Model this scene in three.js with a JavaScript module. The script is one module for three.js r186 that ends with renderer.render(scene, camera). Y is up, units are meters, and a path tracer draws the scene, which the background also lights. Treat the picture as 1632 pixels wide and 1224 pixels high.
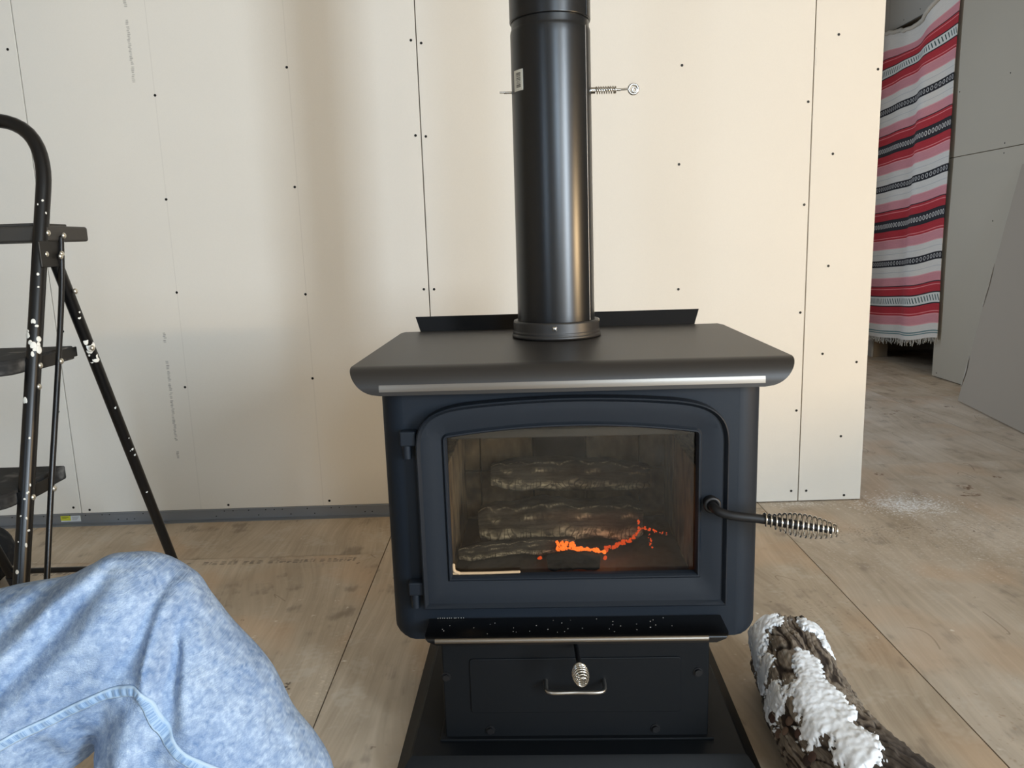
import * as THREE from 'three';
import { RoundedBoxGeometry } from 'three/addons/geometries/RoundedBoxGeometry.js';
import { mergeGeometries, mergeVertices, toCreasedNormals } from 'three/addons/utils/BufferGeometryUtils.js';
import { RectAreaLightUniformsLib } from 'three/addons/lights/RectAreaLightUniformsLib.js';
import { createNoise3D } from 'simplex-noise';

// ---------------------------------------------------------------- camera, sky, lights, exposure
const scene = new THREE.Scene();
const V = (x, y, z) => new THREE.Vector3(x, y, z);
const camera = new THREE.PerspectiveCamera(2 * Math.atan(612 / 1226) * 180 / Math.PI, 1632 / 1224, 0.02, 60);
{
  const pitch = 0.18206, roll = -0.03218, yaw = 0.003345, c = Math.cos, s = Math.sin;
  const f = V(0, -s(pitch), -c(pitch)), u = V(0, c(pitch), -s(pitch)), r = V(1, 0, 0);
  const r2 = r.clone().multiplyScalar(c(roll)).addScaledVector(u, s(roll)), u2 = u.clone().multiplyScalar(c(roll)).addScaledVector(r, -s(roll));
  const m = new THREE.Matrix4().makeBasis(r2, u2, f.clone().negate());
  m.premultiply(new THREE.Matrix4().makeRotationY(yaw));
  camera.position.set(0, 0.8991, 0);
  camera.quaternion.setFromRotationMatrix(m);
}
scene.background = new THREE.Color().setRGB(0.62, 0.74, 0.92);
scene.backgroundIntensity = 1.0;
const renderer = new THREE.WebGLRenderer({ antialias: true });
renderer.toneMapping = THREE.LinearToneMapping;
renderer.toneMappingExposure = 1.08;
renderer.shadowMap.enabled = true;
RectAreaLightUniformsLib.init();
function areaLight(name, color, intensity, w, h, pos, target) {
  const l = new THREE.RectAreaLight(new THREE.Color().setRGB(...color), intensity, w, h);
  l.name = name; l.position.set(...pos); l.lookAt(...target); scene.add(l); return l;
}
const DAY = [0.62, 0.82, 1.05], WARM = [1.0, 0.7, 0.38];
areaLight('window_daylight', DAY, 9.0, 0.4, 1.3, [-1.75, 1.45, 2.55], [-1.75, 1.45, 0]);
areaLight('window_daylight_001', DAY, 26.0, 0.42, 1.0, [1.0, 1.75, 2.55], [1.0, 1.75, 0]);
areaLight('window_daylight_002', [0.82, 0.95, 1.08], 46.0, 0.9, 1.7, [2.5, 1.35, 1.97], [0, 1.35, 1.97]);
areaLight('added_hall_light', [0.74, 0.86, 1.0], 14.0, 1.0, 1.2, [0.3, 1.5, -5.68], [0.3, 1.5, -3]);  // added light to brighten the hall; no window stands behind it

// ---------------------------------------------------------------- helpers
function rng(seed) { return () => { seed = (seed + 0x6d2b79f5) | 0; let t = Math.imul(seed ^ (seed >>> 15), 1 | seed); t = (t + Math.imul(t ^ (t >>> 7), 61 | t)) ^ t; return ((t ^ (t >>> 14)) >>> 0) / 4294967296; }; }
const R = rng(7), N3 = createNoise3D(rng(11));
const clamp = (x, a = 0, b = 1) => Math.min(b, Math.max(a, x)), mix = (a, b, t) => a + (b - a) * t;
const sstep = (a, b, x) => { const t = clamp((x - a) / (b - a)); return t * t * (3 - 2 * t); };
const fbm = (x, y, z, o = 3) => { let s = 0, a = 1, n = 0; for (let i = 0; i < o; i++) { s += a * N3(x, y, z); n += a; a *= 0.5; x *= 2.03; y *= 2.03; z *= 2.03; } return s / n; };
const used = {};
const numbered = (n) => { const k = used[n] = (used[n] ?? -1) + 1; return k ? `${n}_${String(k).padStart(3, '0')}` : n; };
function std(hex, roughness = 0.7, metalness = 0, extra = {}) { return new THREE.MeshStandardMaterial({ color: hex, roughness, metalness, ...extra }); }
function phys(hex, roughness, metalness, extra = {}) { return new THREE.MeshPhysicalMaterial({ color: hex, roughness, metalness, ...extra }); }
function mesh(name, geo, mat, parent = scene, label) {
  const m = new THREE.Mesh(geo, mat); m.name = numbered(name); m.castShadow = m.receiveShadow = true; parent.add(m);
  if (label) m.userData.label = label; return m;
}
function group(name, pos = [0, 0, 0], turn = 0) { const g = new THREE.Group(); g.name = numbered(name); g.position.set(...pos); g.rotation.y = turn; scene.add(g); return g; }
function tag(o, label, category, grp) { o.userData.label = label; o.userData.category = category; if (grp) o.userData.group = grp; return o; }
const structure = (o) => { o.userData.kind = 'structure'; return o; };
const stuff = (o) => { o.userData.kind = 'stuff'; return o; };
const bx = (w, h, d, x = 0, y = 0, z = 0) => new THREE.BoxGeometry(w, h, d).translate(x, y, z);
const rb = (w, h, d, x = 0, y = 0, z = 0, r = 0.004, s = 2) => new RoundedBoxGeometry(w, h, d, s, Math.min(r, w / 2.01, h / 2.01, d / 2.01)).translate(x, y, z);
function merge(list) {
  return mergeGeometries(list.map((g) => { let k = g.index ? g.toNonIndexed() : g; for (const n of Object.keys(k.attributes)) if (!['position', 'normal', 'uv'].includes(n)) k.deleteAttribute(n); if (!k.attributes.uv) k.setAttribute('uv', new THREE.BufferAttribute(new Float32Array(k.attributes.position.count * 2), 2)); return k; }));
}
function tube(pts, r, seg = 24, rad = 10, closed = false, curve) {
  const c = curve || new THREE.CatmullRomCurve3(pts.map((p) => (p.isVector3 ? p : V(...p))), closed, 'centripetal');
  const g = [new THREE.TubeGeometry(c, seg, r, rad, closed)];
  if (!closed) for (const t of [0, 1]) g.push(new THREE.SphereGeometry(r, rad, 6).translate(...c.getPoint(t).toArray()));
  return merge(g);
}
function rod(a, b, r0, r1 = r0, n = 14) {
  const A = V(...a), B = V(...b), d = B.clone().sub(A), g = new THREE.CylinderGeometry(r1, r0, d.length(), n);
  g.applyQuaternion(new THREE.Quaternion().setFromUnitVectors(V(0, 1, 0), d.clone().normalize()));
  const m = A.add(B).multiplyScalar(0.5); return g.translate(m.x, m.y, m.z);
}
// a bent sheet of thickness th laid over fn(u, v)
function shell(nu, nv, fn, th, uvScale = [1, 1]) {
  const P = [], Nn = [], e = 1e-3;
  for (let j = 0; j <= nv; j++) for (let i = 0; i <= nu; i++) {
    const u = i / nu, v = j / nv, p = fn(u, v);
    const a = fn(Math.min(1, u + e), v).sub(fn(Math.max(0, u - e), v)), b = fn(u, Math.min(1, v + e)).sub(fn(u, Math.max(0, v - e)));
    P.push(p); Nn.push(a.cross(b).normalize());
  }
  const pos = [], nor = [], uv = [], idx = [], W = nu + 1;
  for (const sgn of [1, -1]) for (let k = 0; k < P.length; k++) {
    const q = P[k].clone().addScaledVector(Nn[k], sgn * th / 2); pos.push(q.x, q.y, q.z); nor.push(Nn[k].x * sgn, Nn[k].y * sgn, Nn[k].z * sgn);
    uv.push((k % W) / nu * uvScale[0], Math.floor(k / W) / nv * uvScale[1]);
  }
  const off = P.length;
  for (let j = 0; j < nv; j++) for (let i = 0; i < nu; i++) {
    const a = j * W + i, b = a + 1, c = a + W, d = c + 1;
    idx.push(a, b, d, a, d, c, off + a, off + d, off + b, off + a, off + c, off + d);
  }
  const rim = []; for (let i = 0; i < nu; i++) rim.push([i, i + 1]); for (let j = 0; j < nv; j++) rim.push([j * W + nu, (j + 1) * W + nu]);
  for (let i = nu; i > 0; i--) rim.push([nv * W + i, nv * W + i - 1]); for (let j = nv; j > 0; j--) rim.push([j * W, (j - 1) * W]);
  for (const [a, b] of rim) {
    const s = pos.length / 3, q = (k) => V(pos[3 * k], pos[3 * k + 1], pos[3 * k + 2]), A = q(a), B = q(b), C = q(off + a), D = q(off + b);
    const n = C.clone().sub(A).cross(B.clone().sub(A)).normalize();
    for (const [w, k] of [[A, a], [B, b], [C, a], [D, b]]) { pos.push(w.x, w.y, w.z); nor.push(n.x, n.y, n.z); uv.push(uv[2 * k], uv[2 * k + 1]); }
    idx.push(s, s + 2, s + 1, s + 1, s + 2, s + 3);
  }
  const g = new THREE.BufferGeometry(); g.setAttribute('position', new THREE.Float32BufferAttribute(pos, 3)); g.setAttribute('normal', new THREE.Float32BufferAttribute(nor, 3)); g.setAttribute('uv', new THREE.Float32BufferAttribute(uv, 2)); g.setIndex(idx);
  return g;
}
// a skin through rings of points (each ring closed); caps optional
function loft(rings, closedEnds = true, uvw = 1, uvl = 1) {
  const n = rings[0].length, pos = [], uv = [], idx = [], W = n + 1;
  rings.forEach((r, j) => { for (let i = 0; i <= n; i++) { const p = r[i % n]; pos.push(p.x, p.y, p.z); uv.push(i / n * uvw, j / (rings.length - 1) * uvl); } });
  for (let j = 0; j < rings.length - 1; j++) for (let i = 0; i < n; i++) { const a = j * W + i, b = a + 1, c = a + W, d = c + 1; idx.push(a, b, d, a, d, c); }
  const g = new THREE.BufferGeometry(); g.setAttribute('position', new THREE.Float32BufferAttribute(pos, 3)); g.setAttribute('uv', new THREE.Float32BufferAttribute(uv, 2)); g.setIndex(idx);
  g.computeVertexNormals();
  const nn = g.attributes.normal;
  for (let j = 0; j < rings.length; j++) { const a = j * W, b = a + n, s = V(nn.getX(a) + nn.getX(b), nn.getY(a) + nn.getY(b), nn.getZ(a) + nn.getZ(b)).normalize(); nn.setXYZ(a, s.x, s.y, s.z); nn.setXYZ(b, s.x, s.y, s.z); }
  if (!closedEnds) return g;
  const caps = [];
  for (const [r, flip] of [[rings[0], 1], [rings[rings.length - 1], 0]]) {
    const c = r.reduce((s, p) => s.add(p), V(0, 0, 0)).multiplyScalar(1 / n), p = [], u = [];
    for (let i = 0; i < n; i++) { const A = r[i], B = r[(i + 1) % n]; for (const q of flip ? [c, B, A] : [c, A, B]) { p.push(q.x, q.y, q.z); u.push(0.5 + (q.x - c.x) * 3, 0.5 + (q.y - c.y) * 3); } }
    const k = new THREE.BufferGeometry(); k.setAttribute('position', new THREE.Float32BufferAttribute(p, 3)); k.setAttribute('uv', new THREE.Float32BufferAttribute(u, 2)); k.computeVertexNormals(); caps.push(k);
  }
  return merge([g, ...caps]);
}
function extrude(shape, depth, bevel = 0, seg = 24) { return new THREE.ExtrudeGeometry(shape, { depth, bevelEnabled: bevel > 0, bevelSize: bevel, bevelThickness: bevel, bevelSegments: 2, curveSegments: seg }); }
function canvas(w, h, draw, o = {}) {
  const c = document.createElement('canvas'); c.width = w; c.height = h; draw(c.getContext('2d'), w, h);
  const t = new THREE.CanvasTexture(c); if (!o.data) t.colorSpace = THREE.SRGBColorSpace; t.wrapS = t.wrapT = THREE.RepeatWrapping; if (o.repeat) t.repeat.set(...o.repeat); t.anisotropy = 8; return t;
}
function pixels(w, h, fn, o) { return canvas(w, h, (g) => { const im = g.createImageData(w, h), d = im.data; let k = 0; for (let y = 0; y < h; y++) for (let x = 0; x < w; x++) { const c = fn(x / w, y / h, x, y); d[k++] = c[0]; d[k++] = c[1]; d[k++] = c[2]; d[k++] = 255; } g.putImageData(im, 0, 0); if (o?.after) o.after(g, w, h); }, o || {}); }
// surface nets: a smooth skin of the zero level of f inside a box
function skin(f, lo, hi, h) {
  const n = [0, 1, 2].map((k) => Math.ceil((hi[k] - lo[k]) / h) + 1), [nx, ny, nz] = n, F = new Float32Array(nx * ny * nz), id = new Int32Array(nx * ny * nz).fill(-1), at = (i, j, k) => i + nx * (j + ny * k);
  for (let k = 0; k < nz; k++) for (let j = 0; j < ny; j++) for (let i = 0; i < nx; i++) F[at(i, j, k)] = f(lo[0] + i * h, lo[1] + j * h, lo[2] + k * h);
  const pos = [], idx = [];
  for (let k = 0; k < nz - 1; k++) for (let j = 0; j < ny - 1; j++) for (let i = 0; i < nx - 1; i++) {
    let s = [0, 0, 0], c = 0;
    for (const [a, b] of EDGES) {
      const A = F[at(i + (a & 1), j + (a >> 1 & 1), k + (a >> 2))], B = F[at(i + (b & 1), j + (b >> 1 & 1), k + (b >> 2))];
      if ((A < 0) !== (B < 0)) { const t = A / (A - B); s[0] += mix(a & 1, b & 1, t); s[1] += mix(a >> 1 & 1, b >> 1 & 1, t); s[2] += mix(a >> 2, b >> 2, t); c++; }
    }
    if (c) { id[at(i, j, k)] = pos.length / 3; pos.push(lo[0] + (i + s[0] / c) * h, lo[1] + (j + s[1] / c) * h, lo[2] + (k + s[2] / c) * h); }
  }
  const quad = (a, b, c, d, flip) => { if (a < 0 || b < 0 || c < 0 || d < 0) return; flip ? idx.push(a, c, b, a, d, c) : idx.push(a, b, c, a, c, d); };
  for (let k = 1; k < nz - 1; k++) for (let j = 1; j < ny - 1; j++) for (let i = 1; i < nx - 1; i++) {
    const A = F[at(i, j, k)] < 0;
    if (A !== F[at(i + 1, j, k)] < 0) quad(id[at(i, j - 1, k - 1)], id[at(i, j, k - 1)], id[at(i, j, k)], id[at(i, j - 1, k)], !A);
    if (A !== F[at(i, j + 1, k)] < 0) quad(id[at(i - 1, j, k - 1)], id[at(i - 1, j, k)], id[at(i, j, k)], id[at(i, j, k - 1)], !A);
    if (A !== F[at(i, j, k + 1)] < 0) quad(id[at(i - 1, j - 1, k)], id[at(i, j - 1, k)], id[at(i, j, k)], id[at(i - 1, j, k)], !A);
  }
  const nor = new Float32Array(pos.length), e = h * 0.5;
  for (let p = 0; p < pos.length; p += 3) {
    const [x, y, z] = [pos[p], pos[p + 1], pos[p + 2]], g = V(f(x + e, y, z) - f(x - e, y, z), f(x, y + e, z) - f(x, y - e, z), f(x, y, z + e) - f(x, y, z - e)).normalize();
    nor[p] = g.x; nor[p + 1] = g.y; nor[p + 2] = g.z;
  }
  const g = new THREE.BufferGeometry(); g.setAttribute('position', new THREE.Float32BufferAttribute(pos, 3)); g.setAttribute('normal', new THREE.BufferAttribute(nor, 3)); g.setIndex(idx); return g;
}
const EDGES = [[0, 1], [2, 3], [4, 5], [6, 7], [0, 2], [1, 3], [4, 6], [5, 7], [0, 4], [1, 5], [2, 6], [3, 7]];
const capsule = (x, y, z, a, b) => { const dx = b[0] - a[0], dy = b[1] - a[1], dz = b[2] - a[2], t = clamp(((x - a[0]) * dx + (y - a[1]) * dy + (z - a[2]) * dz) / (dx * dx + dy * dy + dz * dz)); return Math.hypot(x - a[0] - t * dx, y - a[1] - t * dy, z - a[2] - t * dz) - mix(a[3], b[3], t); };
const smin = (a, b, k) => { const t = clamp(0.5 + 0.5 * (b - a) / k); return mix(b, a, t) - k * t * (1 - t); };
const segDist = (x, y, p) => { let best = 9, along = 0; for (let i = 0; i + 1 < p.length; i++) { const [ax, ay] = p[i], dx = p[i + 1][0] - ax, dy = p[i + 1][1] - ay, t = clamp(((x - ax) * dx + (y - ay) * dy) / (dx * dx + dy * dy)), d = Math.hypot(x - ax - t * dx, y - ay - t * dy); if (d < best) { best = d; along = (i + t) / (p.length - 1); } } return [best, along]; };

// ---------------------------------------------------------------- the floor: plywood sheets
const FLOOR_Y = 0, ZW = -2.5, XR = 2.585, CEIL = 2.7;
const floor = structure(group('floor'));
mesh('subfloor', bx(8.4, 0.1, 9.6, 0.9, -0.072, -1.6), std(0x3a3028, 0.95), floor);
function plywood(seed, x0, z0, after, dusty = 0) {            // colour of one 1.22 x 2.44 m sheet
  return pixels(704, 1408, (u, v) => {
    const x = u * 1.22, z = v * 2.44, s = seed * 17.3;
    const warp = fbm(x * 2 + s, z * 0.8, s, 2) * 0.08;
    const g1 = fbm((x + warp) * 26, z * 1.6, s + 3, 3), g2 = N3((x + warp) * 120, z * 5, s + 9), bl = fbm(x * 3.1, z * 2.2, s + 5, 4), dirt = fbm(x * 7, z * 6, s + 21, 4);
    let t = 0.48 + 0.24 * g1 + 0.1 * g2 + 0.34 * bl;
    const sc = N3(x * 55 + z * 9, z * 55, s + 31); 
    let r = mix(158, 212, t), g = mix(141, 195, t), b = mix(119, 173, t);
    const w = sstep(0.15, 0.7, dirt + 0.25 * sc) * 0.45; r = mix(r, 200, w); g = mix(g, 190, w); b = mix(b, 175, w);
    const k = sstep(0.25, 0.75, -dirt + 0.2 * g2) * 0.42; r *= 1 - k * 0.42; g *= 1 - k * 0.44; b *= 1 - k * 0.45; const wq = sstep(0.05, 0.6, fbm(x * 2.4 + 5, z * 2.1, s + 61, 3)) * 0.3; r = mix(r, 196, wq); g = mix(g, 152, wq); b = mix(b, 112, wq); const dd = dusty * (0.7 + 0.5 * bl); r = mix(r, 214, dd); g = mix(g, 208, dd); b = mix(b, 203, dd);
    return [clamp(r, 0, 255), clamp(g, 0, 255), clamp(b, 0, 255)];
  }, { after: (g, w, h) => { const px = (x, z) => [(x - x0) / 1.22 * w, (z - z0) / 2.44 * h]; after?.(g, px, w / 1.22, h / 2.44); } });
}
const blot = (g, px, x, z, rx, rz, rgba, rot = 0) => { const [a, b] = px(x, z), s = 704 / 1.22; g.save(); g.translate(a, b); g.rotate(rot); g.fillStyle = rgba; for (let k = 0; k < 14; k++) { g.beginPath(); g.ellipse((R() - 0.5) * rx * s * 1.9, (R() - 0.5) * rz * s * 1.6, rx * s * (0.08 + 0.42 * R() * R()), rz * s * (0.08 + 0.35 * R() * R()), R(), 0, 7); g.fill(); } g.restore(); };
const dust = (g, px, x, z, rx, rz, n, rgb, a) => { for (let k = 0; k < n; k++) { const t = R() * 6.283, q = Math.sqrt(-2 * Math.log(R() + 1e-6)) * 0.5, [u, v] = px(x + Math.cos(t) * q * rx, z + Math.sin(t) * q * rz); g.fillStyle = `rgba(${rgb},${a * (0.3 + 0.7 * R())})`; g.beginPath(); g.ellipse(u, v, 0.6 + 3.2 * R() * R(), 0.6 + 2 * R() * R(), R() * 3, 0, 7); g.fill(); } };
function specks(g, px, x0, z0) { for (let k = 0; k < 90; k++) { const x = x0 + R() * 1.22, z = z0 + R() * 2.44; dust(g, px, x, z, 0.005, 0.004, 3, R() < 0.6 ? '235,228,215' : '70,52,38', 0.7); } for (let k = 0; k < 26; k++) { const [a, b] = px(x0 + R() * 1.22, z0 + R() * 2.44); g.strokeStyle = `rgba(${R() < 0.5 ? '80,62,46' : '205,190,170'},.35)`; g.lineWidth = 0.8 + R(); g.beginPath(); g.moveTo(a, b); g.quadraticCurveTo(a + (R() - 0.5) * 60, b + (R() - 0.5) * 100, a + (R() - 0.5) * 60, b + (R() - 0.5) * 160); g.stroke(); } }
function stamp(g, px, x, z, len) {                  // faint grey mill print across the sheet
  const [a, b] = px(x, z); g.save(); g.translate(a, b); g.fillStyle = 'rgba(62,56,54,.5)'; let u = 0; const s = 704 / 1.22;
  while (u < len * s) { const w = 3 + R() * 9; if (R() < 0.82) for (let k = 0; k < 3; k++) g.fillRect(u, -7 + k * 5 + R() * 2, w * (0.5 + R() * 0.5), 1.5 + R() * 2.5); u += w + 2; } g.restore();
}
const cols = [[-1.625, [-4.6, -2.165, 0.275]], [-2.845, [-3.4, -0.96, 1.48]], [-0.405, [-2.45, -0.01, 2.43]], [0.815, [-5.34, -2.9, -0.46, 1.98]], [2.035, [-4.12, -1.68, 0.76]], [3.255, [-5.34, -2.9]], [2.035, [-6.56]], [-0.405, [-4.89]], [-4.065, [-2.2, 0.24]]];
const sheetGeo = bx(1.217, 0.018, 2.437, 0, -0.009, 0);
let special = 0;
const plain = [0, 1].map((k) => std(0xffffff, 0.72, 0, { map: plywood(40 + k, 0, 0, (g, px) => specks(g, px, 0, 0)) }));
for (const [x0, zs] of cols) for (const z0 of zs) {
  const key = `${x0},${z0}`; let m = plain[special++ % 2];
  if (key === '-1.625,-2.165') m = std(0xffffff, 0.7, 0, { map: plywood(1, x0, z0, (g, px) => { specks(g, px, x0, z0); stamp(g, px, -1.45, -2.09, 0.42); stamp(g, px, -0.98, -2.13, 0.5); dust(g, px, -1.3, -2.13, 0.35, 0.02, 200, '225,215,200', 0.5); blot(g, px, -0.5, -1.47, 0.012, 0.02, 'rgba(40,28,20,.45)'); dust(g, px, -0.42, -1.5, 0.02, 0.3, 160, '220,205,180', 0.5); }) });
  if (key === '-0.405,-2.45') m = std(0xffffff, 0.7, 0, { map: plywood(2, x0, z0, (g, px) => { specks(g, px, x0, z0); dust(g, px, 0.75, -2.44, 0.35, 0.05, 700, '228,222,212', 0.6); dust(g, px, 0.75, -1.75, 0.2, 0.2, 300, '120,100,85', 0.35); }) });
  if (key === '0.815,-2.9') m = std(0xffffff, 0.7, 0, { map: plywood(3, x0, z0, (g, px) => {
    specks(g, px, x0, z0); dust(g, px, 1.28, -2.44, 0.16, 0.1, 2600, '240,240,240', 0.85); dust(g, px, 1.15, -2.22, 0.45, 0.06, 500, '70,60,56', 0.35); dust(g, px, 1.25, -2.1, 0.5, 0.25, 3600, '222,216,206', 0.42); dust(g, px, 1.7, -2.15, 0.4, 0.25, 2400, '230,226,220', 0.4); dust(g, px, 0.95, -2.48, 0.12, 0.03, 600, '238,236,232', 0.6);
    for (const [x, z, a, b] of [[1.58, -2.6, 0.03, 0.035], [1.55, -2.52, 0.045, 0.022], [1.36, -2.78, 0.02, 0.03], [1.75, -2.7, 0.02, 0.02], [1.95, -2.5, 0.03, 0.03]]) blot(g, px, x, z, a * 0.8, b * 0.8, 'rgba(78,48,26,.5)'); blot(g, px, 1.55, -1.95, 0.02, 0.05, 'rgba(95,72,45,.35)', 0.4); blot(g, px, 1.36, -1.6, 0.012, 0.06, 'rgba(90,70,48,.35)', 0.5);
    dust(g, px, 1.1, -1.2, 0.35, 0.2, 1200, '128,98,70', 0.3); const [a, b] = px(0.98, -1.3); g.strokeStyle = 'rgba(96,70,50,.5)'; g.fillStyle = 'rgba(120,92,70,.35)'; g.lineWidth = 1.5; g.beginPath(); g.ellipse(a, b, 18, 34, 0.15, 0, 7); g.fill(); g.stroke();
  }, 0.24) });
  if (key === '2.035,-4.12' || key === '0.815,-5.34') m = std(0xffffff, 0.72, 0, { map: plywood(x0 > 2 ? 5 : 6, x0, z0, (g, px) => { specks(g, px, x0, z0); for (let k = 0; k < 7; k++) blot(g, px, x0 + R() * 1.2, -3.1 - R() * 0.8, 0.015 + 0.02 * R(), 0.02, 'rgba(70,46,30,.4)'); dust(g, px, 2.2, -3.6, 0.3, 0.4, 700, '226,226,226', 0.4); dust(g, px, 1.9, -4.2, 0.5, 0.6, 1200, '216,218,220', 0.35); }, 0.34) });
  mesh('plywood_sheet', sheetGeo, m, floor).position.set(x0 + 0.61, 0, z0 + 1.22);
}
// ---------------------------------------------------------------- walls and ceiling
const boardCol = 0xdcd7cd;
const studMat = std(0x8b7b66, 0.9), board = std(boardCol, 0.9), plainBoard = std(0xa0917c, 0.92);
function boardMap(w, h, draw) {                     // paper face with printing; w, h in metres
  const W = 768, H = 1536, S = rng(Math.round(w * 977) + 5);
  return pixels(W, H, (u, v) => { const n = fbm(u * w * 2, v * h * 2, 3, 2) * 1.2 + (S() - 0.5) * 2; return [221 + n, 216 + n, 206 + n]; }, { after: (g) => draw(g, (x) => x / w * W, (y) => H - y / h * H, W / w, H / h) });
}
function print(g, x, y0, y1, alpha) { const S = rng(Math.round(y0 * 31)); let y = y0; while (y < y1) { const w = 4 + S() * 12; if (S() < 0.85) for (let k = 0; k < w; k += 3) { g.fillStyle = `rgba(90,88,84,${alpha * (0.5 + S() * 0.5)})`; g.fillRect(x - 3 + S() * 2, y + k, 4 + S() * 2, 1.6); } y += w + 3; } }
const wallBack = structure(group('wall_back'));
mesh('wall_core', bx(4.37, CEIL, 0.1, -1.028, CEIL / 2, ZW - 0.066), studMat, wallBack);
const screwGeo = new THREE.CylinderGeometry(0.0042, 0.0036, 0.0016, 10).rotateX(Math.PI / 2), screwMat = std(0x17150f, 0.5, 0.5);
const dimple = new THREE.RingGeometry(0.0042, 0.0062, 12);
function wallBoard(x0, x1, y0, screws, draw) {
  const w = x1 - x0 - 0.003, h = CEIL - y0;
  const m = mesh('drywall_panel', rb(w, h, 0.0127, 0, 0, 0, 0.0012, 1), std(0xffffff, 0.9, 0, { map: boardMap(w, h, (g, X, Y, sx, sy) => draw?.(g, (x) => X(x - x0), (y) => Y(y - y0), sx, sy)) }), wallBack);
  // RoundedBox keeps box-like uv on its large faces; rewrite them in panel metres
  const p = m.geometry.attributes.position, uv = m.geometry.attributes.uv; for (let i = 0; i < p.count; i++) uv.setXY(i, p.getX(i) / w + 0.5, p.getY(i) / h + 0.5);
  m.position.set((x0 + x1) / 2, (y0 + CEIL) / 2, ZW - 0.0064);
  for (const [x, y] of screws) mesh('screw', screwGeo, screwMat, m).position.set(x - m.position.x, y - m.position.y, 0.0064);
  return m;
}
const studLine = (g, X, Y, x) => { g.strokeStyle = 'rgba(120,116,108,.15)'; g.lineWidth = 1; g.beginPath(); g.moveTo(X(x), Y(2.6)); g.lineTo(X(x + 0.004), Y(0)); g.stroke(); };
wallBoard(-3.93, -2.707, 0.039, [], null);
wallBoard(-2.707, -1.487, 0.039, [[-1.515, 1.527], [-1.51, 1.275], [-1.517, 0.394], [-1.512, 0.06]], null);
wallBoard(-1.487, -0.267, 0.039, [[-1.471, 1.262], [-1.465, 0.66], [-1.458, 0.05], [-1.081, 1.38], [-1.082, 1.067], [-1.081, 0.774], [-1.088, 0.463], [-0.668, 1.449], [-0.673, 1.092], [-0.666, 0.755], [-0.665, 0.479], [-0.641, 0.056], [-0.985, 0.052], [-0.283, 1.515], [-0.284, 1.236], [-0.283, 0.759]], (g, X, Y) => { studLine(g, X, Y, -1.085); studLine(g, X, Y, -0.668); print(g, X(-1.144), Y(1.66), Y(1.43), 0.55); print(g, X(-1.14), Y(0.645), Y(0.22), 0.6); });
wallBoard(-0.267, 0.951, 0.004, [[-0.252, 1.506], [-0.252, 1.232], [-0.25, 0.758], [0.545, 1.417], [0.538, 1.123], [0.539, 0.733], [0.937, 1.298], [0.936, 0.987], [0.936, 0.645], [0.935, 0.319], [0.927, 0.04]], (g, X, Y) => studLine(g, X, Y, 0.136));
wallBoard(0.951, 1.164, 0.004, [[1.023, 1.491], [1.148, 1.387], [1.02, 1.14], [1.021, 0.792], [1.014, 0.507], [1.127, 0.476], [1.087, 0.226], [0.978, 0.039], [1.107, 0.019]], (g, X, Y) => { g.strokeStyle = 'rgba(140,136,128,.6)'; g.beginPath(); g.ellipse(X(0.955), Y(1.43), 8, 14, 0, 0, 7); g.stroke(); });
// galvanised track below the raised boards
{
  const gal = std(0x8f9398, 0.45, 0.6), t = mesh('metal_track', merge([bx(3.7, 0.034, 0.002, -2.1, 0.018, ZW - 0.004), bx(3.7, 0.002, 0.03, -2.1, 0.001, ZW + 0.008), rb(3.7, 0.006, 0.008, -2.1, 0.0355, ZW - 0.002, 0.002, 1)]), gal, wallBack);
  const holes = []; for (let k = 0; k < 60; k++) { const x = -1.9 + k * 0.028 + R() * 0.006; if (R() < 0.6) holes.push(new THREE.CylinderGeometry(0.002, 0.002, 0.001, 8).rotateX(Math.PI / 2).translate(x, R() < 0.5 ? 0.03 : 0.012, ZW - 0.0027)); }
  stuff(mesh('punched_hole', merge(holes), std(0x1c1d1f, 0.8), t));
  const lab = canvas(256, 80, (g) => { g.fillStyle = '#c9ced2'; g.fillRect(0, 0, 256, 80); g.fillStyle = '#c3c43a'; g.fillRect(0, 0, 128, 64); g.fillStyle = '#6f7325'; g.fillRect(14, 14, 90, 8); g.fillRect(14, 32, 60, 8); g.fillStyle = '#8a8f94'; for (let k = 0; k < 4; k++) g.fillRect(146, 16 + k * 12, 90 - k * 9, 5); });
  mesh('track_label', shell(4, 2, (u, v) => V(-1.562 + u * 0.068, 0.009 + v * 0.021, ZW - 0.0022), 0.0006), std(0xffffff, 0.5, 0, { map: lab }), t, 'yellow and white sticker on the track');
}
const slab = (name, ...b) => structure(mesh(name, bx(...b), plainBoard));
slab('wall_left', 0.12, CEIL, 9.0, -3.76, CEIL / 2, -1.45);
structure(mesh('ceiling', bx(9, 0.1, 9.2, 0.7, CEIL + 0.05, -1.6), std(0xb0a798, 0.92)));
slab('wall_hall_end', 9, CEIL, 0.12, 0.7, CEIL / 2, -5.84);
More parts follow.
